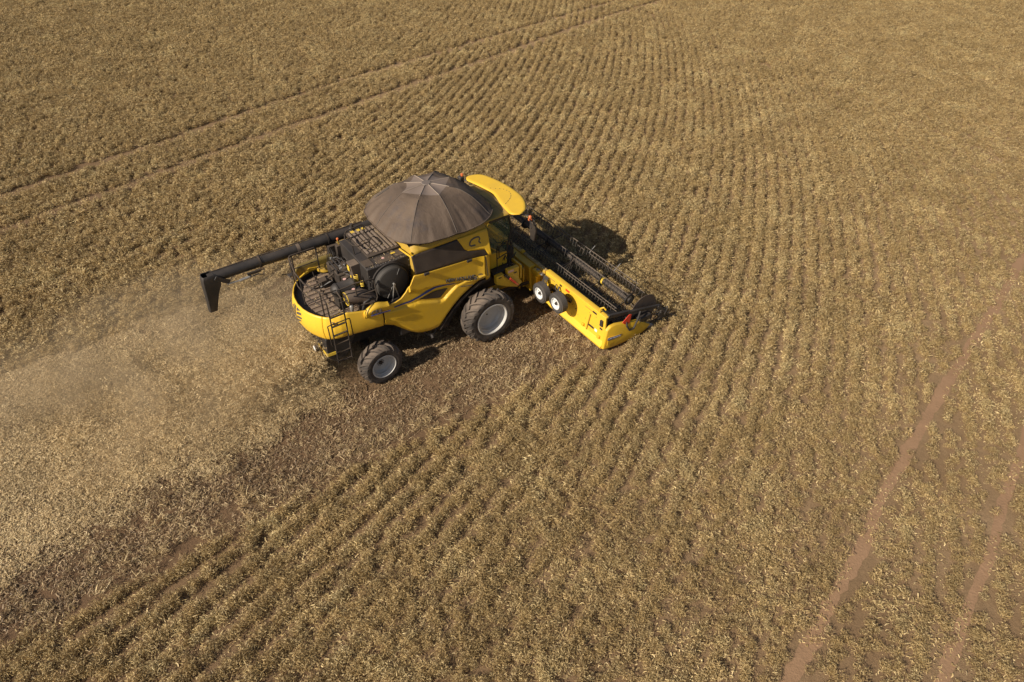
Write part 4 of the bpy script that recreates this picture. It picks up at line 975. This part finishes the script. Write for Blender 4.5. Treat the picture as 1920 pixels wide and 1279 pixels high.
P = [flat_proto('litter_patch', CROP, 130, .55, (.03,.09), (.010,.022), .05, 40+s) for s in range(4)]
scatter('crop_litter', np.stack([X, Y, np.zeros(m)], 1), np.stack([np.zeros(m), np.zeros(m), RNG.uniform(0, 6.28, m)], 1), RNG.uniform(.8, 1.2, m), RNG.integers(0, 4, m), P)

# ---- stubble and chopped straw on the harvested strip
xs = np.arange(-17, 4.6, .30); ys = np.arange(-6, 6.6, .30)
X, Y = np.meshgrid(xs, ys); X = X.ravel()+RNG.uniform(-.15, .15, X.size); Y = Y.ravel()+RNG.uniform(-.15, .15, Y.size)
ok = cut(X, Y, .3) & in_view(X, Y); X, Y = X[ok], Y[ok]
n1 = nz(X, Y, .5, 21.); n3 = nz(X, Y, 1.9, 25.)
# thickness of the spread chaff: full behind the chopper and on its left, thin along the right edge
def chaff_t(X, Y, n1):
    a = np.clip((-4.3-X)/1.4, 0, 1)
    lo = -1.25-.10*np.clip(-X-5, 0, 9); b = np.clip((Y-lo+.9+n1*.8)/1.8, 0, 1)
    return a*b
T = chaff_t(X, Y, n1)
thin = RNG.uniform(size=X.size) < (.62 + .35*n3 + .3*T)
m = thin.sum()
P = [flat_proto('stubble_patch', STUB, 95, .30, (.035,.11), (.008,.017), .05, 60+s, .55) for s in range(5)]
scatter('stubble_residue', np.stack([X, Y, np.zeros(X.size)], 1)[thin], np.stack([np.zeros(m), np.zeros(m), RNG.uniform(0, 6.28, m)], 1), RNG.uniform(.8, 1.3, m), RNG.integers(0, 5, m), P)
PS, RS, SS, IS = [], [], [], []
for rep in range(3):
    ok = RNG.uniform(size=X.size) < T*(.95-.22*rep)*(1+.6*n3)
    x = X[ok]+RNG.uniform(-.15, .15, ok.sum()); y = Y[ok]+RNG.uniform(-.15, .15, ok.sum()); m = ok.sum()
    PS.append(np.stack([x, y, np.full(m, .01+.012*rep)], 1)); RS.append(np.stack([RNG.normal(0, .05, m), RNG.normal(0, .05, m), RNG.uniform(0, 6.28, m)], 1)); SS.append(RNG.uniform(.8, 1.25, m)); IS.append(RNG.integers(0, 5, m))
P = [flat_proto('straw_patch', CHAF, 200, .30, (.02,.080), (.006,.015), .05, 80+s, .4) for s in range(5)]
scatter('chopped_straw', np.concatenate(PS), np.concatenate(RS), np.concatenate(SS), np.concatenate(IS), P)

# ---- missed tufts left standing on the strip and along its near edge
tx = np.concatenate([RNG.uniform(-15, 4, 260), RNG.uniform(-15.5, 2, 130), RNG.uniform(-15, -8, 14)])
ty = np.concatenate([-4.5+np.abs(RNG.normal(0, .75, 260)), RNG.uniform(-4.4, -2.3, 130), RNG.uniform(-2, 5, 14)])
ok = in_view(tx, ty); tx, ty = tx[ok], ty[ok]; m = tx.size
ok = ~((tx > -4.8) & (ty > -2.4)); tx, ty = tx[ok], ty[ok]; m = tx.size
P = [leaf_proto('tuft', CHAF, 34, .15, .24, (.10,.22), (.010,.020), .25, 4, 120+s) for s in range(4)]
scatter('missed_tufts', np.stack([tx, ty, np.zeros(m)], 1), np.stack([RNG.normal(0, .5, m), RNG.normal(0, .5, m), RNG.uniform(0, 6.28, m)], 1), RNG.uniform(.35, 1.1, m)**1.3, RNG.integers(0, 4, m), P)

# ---- packed wheel tracks through the crop on the right
TRK = paint('packed_soil', (.315, .195, .115), 1, .75, top=.0, dcol=(.20,.125,.07), spec=.1, bump=1.0, bscale=14)
for ti, w0 in ((2, .15), (3, .12)):
    pl = TRAMS[ti][0]; P_ = []
    for (ax_, ay_), (bx_, by_) in zip(pl, pl[1:]):
        nn_ = max(2, int(math.hypot(bx_-ax_, by_-ay_)/.12))
        P_ += [(lerp(ax_, bx_, i/nn_), lerp(ay_, by_, i/nn_)) for i in range(nn_)]
    b = MB(); prv = None
    for i in range(len(P_)-1):
        p = Vector(P_[i]); d = (Vector(P_[i+1])-p).normalized(); q = Vector((-d.y, d.x))
        wl = w0*(1+.6*noise.noise(Vector((i*.07, ti, 1.)))+.6*noise.noise(Vector((i*.5, ti, 2.)))); wr = w0*(1+.6*noise.noise(Vector((i*.07, ti, 5.)))+.6*noise.noise(Vector((i*.5, ti, 6.))))
        c_ = [b.V(*(p+q*wl), .004), b.V(*p, .006), b.V(*(p-q*wr), .004)]
        if prv: b.F([prv[0], c_[0], c_[1], prv[1]]); b.F([prv[1], c_[1], c_[2], prv[2]])
        prv = c_
    tag(b.build('wheel_track', TRK), kind='structure')

# ---- cut stems lying on the header table, fed to the auger
m = 900
hx, hy = RNG.uniform(2.85, 4.35, m), RNG.uniform(-4.3, 4.3, m)
scatter('cut_crop', np.stack([hx, hy, np.full(m, .16)], 1), np.stack([RNG.normal(0, .3, m), RNG.normal(0, .3, m), RNG.uniform(0, 6.28, m)], 1), RNG.uniform(.4, .8, m), RNG.integers(0, 2, m), [leaf_proto('cut_stems', CROP, 50, .22, .14, (.06,.16), (.008,.018), .7, 3, 200+s) for s in range(2)])

# ---- loose clods, thicker where the wheels have run
def clod(seed):
    r = random.Random(seed); b = MB(); bmesh.ops.create_icosphere(b.b, subdivisions=1, radius=.5)
    for v in b.b.verts: v.co = v.co*r.uniform(.65, 1.15); v.co.z *= .6
    me = bpy.data.meshes.new('clod'); b.b.to_mesh(me); me.materials.append(SOIL); return bpy.data.objects.new('clod', me)
cxs, cys = [], []
for y0, w, n in ((-1.56,.32,1500),(1.56,.32,600),(-3.2,1.2,900)):
    cxs.append(RNG.uniform(-13, 1.5, n)); cys.append(RNG.normal(y0, w, n))
cx_, cy_ = np.concatenate(cxs), np.concatenate(cys); m = cx_.size
scatter('soil_clods', np.stack([cx_, cy_, np.zeros(m)], 1), RNG.uniform(0, 6.28, (m, 3)), RNG.uniform(.015, .06, m), RNG.integers(0, 3, m), [clod(i) for i in range(3)])
# tread bars pressed behind the rear wheel
e = MB()
for i in range(34):
    x = -4.35-i*.17-.02*random.random()
    for sg in (-1, 1): e.obox((x, -1.56+sg*.02, .012), (x-.14, -1.56+sg*.26, .012), .05, .035+.02*random.random())
tag(e.build('tread_prints', SOIL, bevel=.01), kind='structure')

# ---- airborne chaff behind the chopper
n = 9000
t = RNG.uniform(0, 1, n)**1.4
ax = -5.2 - t*7.5; sw = np.sin(t*9+RNG.choice([0, 2.1, 4.2], n))*.9*t
ay = RNG.normal(0, 1, n)*(.5+2.2*t) + .6*t*2 + sw
az = np.clip(1.0 - .9*t + RNG.normal(0, .30, n)*(1-.4*t), .05, 2.2)
# streaks of straw thrown out by the spreader
sx_, sy_, sz_ = [], [], []
for q in range(8):
    a0 = R(180+RNG.uniform(-62, 48)); L_ = RNG.uniform(1.2, 3.6); nq = int(240*L_/2); tt = RNG.uniform(0, 1, nq); wob = RNG.uniform(0, 6)
    sx_.append(-5.2+np.cos(a0)*L_*tt+RNG.normal(0, .05+.16*tt, nq)); sy_.append(RNG.uniform(-.8, .8)+np.sin(a0)*L_*tt+.25*np.sin(tt*5+wob)*tt+RNG.normal(0, .04+.15*tt, nq)); sz_.append(np.clip(1.05-.85*tt*tt+RNG.normal(0, .06+.1*tt, nq), .05, 2))
ax = np.concatenate([ax]+sx_); ay = np.concatenate([ay]+sy_); az = np.concatenate([az]+sz_); n = ax.size
P = [flat_proto('chaff_bits', CHAF, 10, .10, (.02,.06), (.006,.014), .15, 160+s, .9) for s in range(4)]
scatter('flying_chaff', np.stack([ax, ay, az], 1), RNG.uniform(0, 6.28, (n, 3)), RNG.uniform(.5, 1.1, n), RNG.integers(0, 4, n), P)

# ---- dust hanging behind the machine
dm_ = bpy.data.materials.new('dust_air'); dm_.use_nodes = True; t = dm_.node_tree
t.nodes.remove(t.nodes['Principled BSDF']); out = t.nodes['Material Output']
pv = N(t, 'ShaderNodeVolumePrincipled'); pv.inputs['Color'].default_value = (1, .76, .48, 1); pv.inputs['Anisotropy'].default_value = .1
tc = N(t, 'ShaderNodeTexCoord'); ns = N(t, 'ShaderNodeTexNoise'); ns.inputs['Scale'].default_value = .33; ns.inputs['Detail'].default_value = 4; ns.inputs['Distortion'].default_value = .8
t.links.new(tc.outputs['Object'], ns.inputs['Vector'])
gn = N(t, 'ShaderNodeVectorMath', operation='LENGTH'); mp = N(t, 'ShaderNodeMapping'); mp.inputs['Scale'].default_value = (1/7.8, 1/5.0, 1/2.7)
t.links.new(tc.outputs['Object'], mp.inputs[0]); t.links.new(mp.outputs[0], gn.inputs[0])
fall = rng(t, gn.outputs['Value'], .25, 1, 1, 0)
d = math_(t, 'MULTIPLY', math_(t, 'MULTIPLY', rng(t, ns.outputs[0], .38, .70), fall), .52)
t.links.new(d, pv.inputs['Density']); t.links.new(pv.outputs[0], out.inputs['Volume'])
b = MB(); bmesh.ops.create_icosphere(b.b, subdivisions=4, radius=1)
for v in b.b.verts: v.co = Vector((v.co.x*7.8, v.co.y*5.0, max(v.co.z, 0)*2.7))
DC = b.build('dust_cloud', dm_); DC.location = (-8.9, 2.3, .02); tag(DC, kind='stuff')

# ---- straw and husks settled on the machine's flat tops
def litter_on(parent, n, fx, name='settled_straw'):
    V = []; F = []
    for i in range(n):
        x, y, z = fx(); a = random.uniform(0, 6.28); L = random.uniform(.012, .045); w = random.uniform(.003, .007)
        c, s_ = math.cos(a), math.sin(a); b0 = len(V)
        for u, v in ((-L,-w),(L,-w),(L,w),(-L,w)): V.append((x+u*c-v*s_, y+u*s_+v*c, z+.004+random.random()*.008+ (u > 0)*.006))
        F.append((b0, b0+1, b0+2, b0+3))
    me = bpy.data.meshes.new(name); me.from_pydata(V, [], F); me.materials.append(CHAF)
    at = me.attributes.new('tone', 'FLOAT', 'FACE'); at.data.foreach_set('value', np.random.default_rng(n).random(len(F)).astype(np.float32))
    o = bpy.data.objects.new(name, me); COL.objects.link(o); o.parent = parent; tag(o, kind='stuff')
def on_deck():
    y = random.uniform(-1.2, 1.2); return (random.uniform(-5.05+.38*abs(y)**2.2, -3.65), y, 2.505)
litter_on(DECK, 200, on_deck)
litter_on(BX, 50, lambda: (random.uniform(-3.45, -2.2), random.uniform(-.9, -.45), 3.605))
litter_on(RF, 70, lambda: (random.uniform(-3.2, -2.2), random.uniform(-.42, 1.1), 3.69))
litter_on(PT, 120, lambda: (random.uniform(.9, 1.75), random.uniform(-1.2, -.58), 1.866))
litter_on(FRM, 260, lambda: (random.uniform(2.57, 2.69), random.uniform(-1.4, 1.4), 1.422))
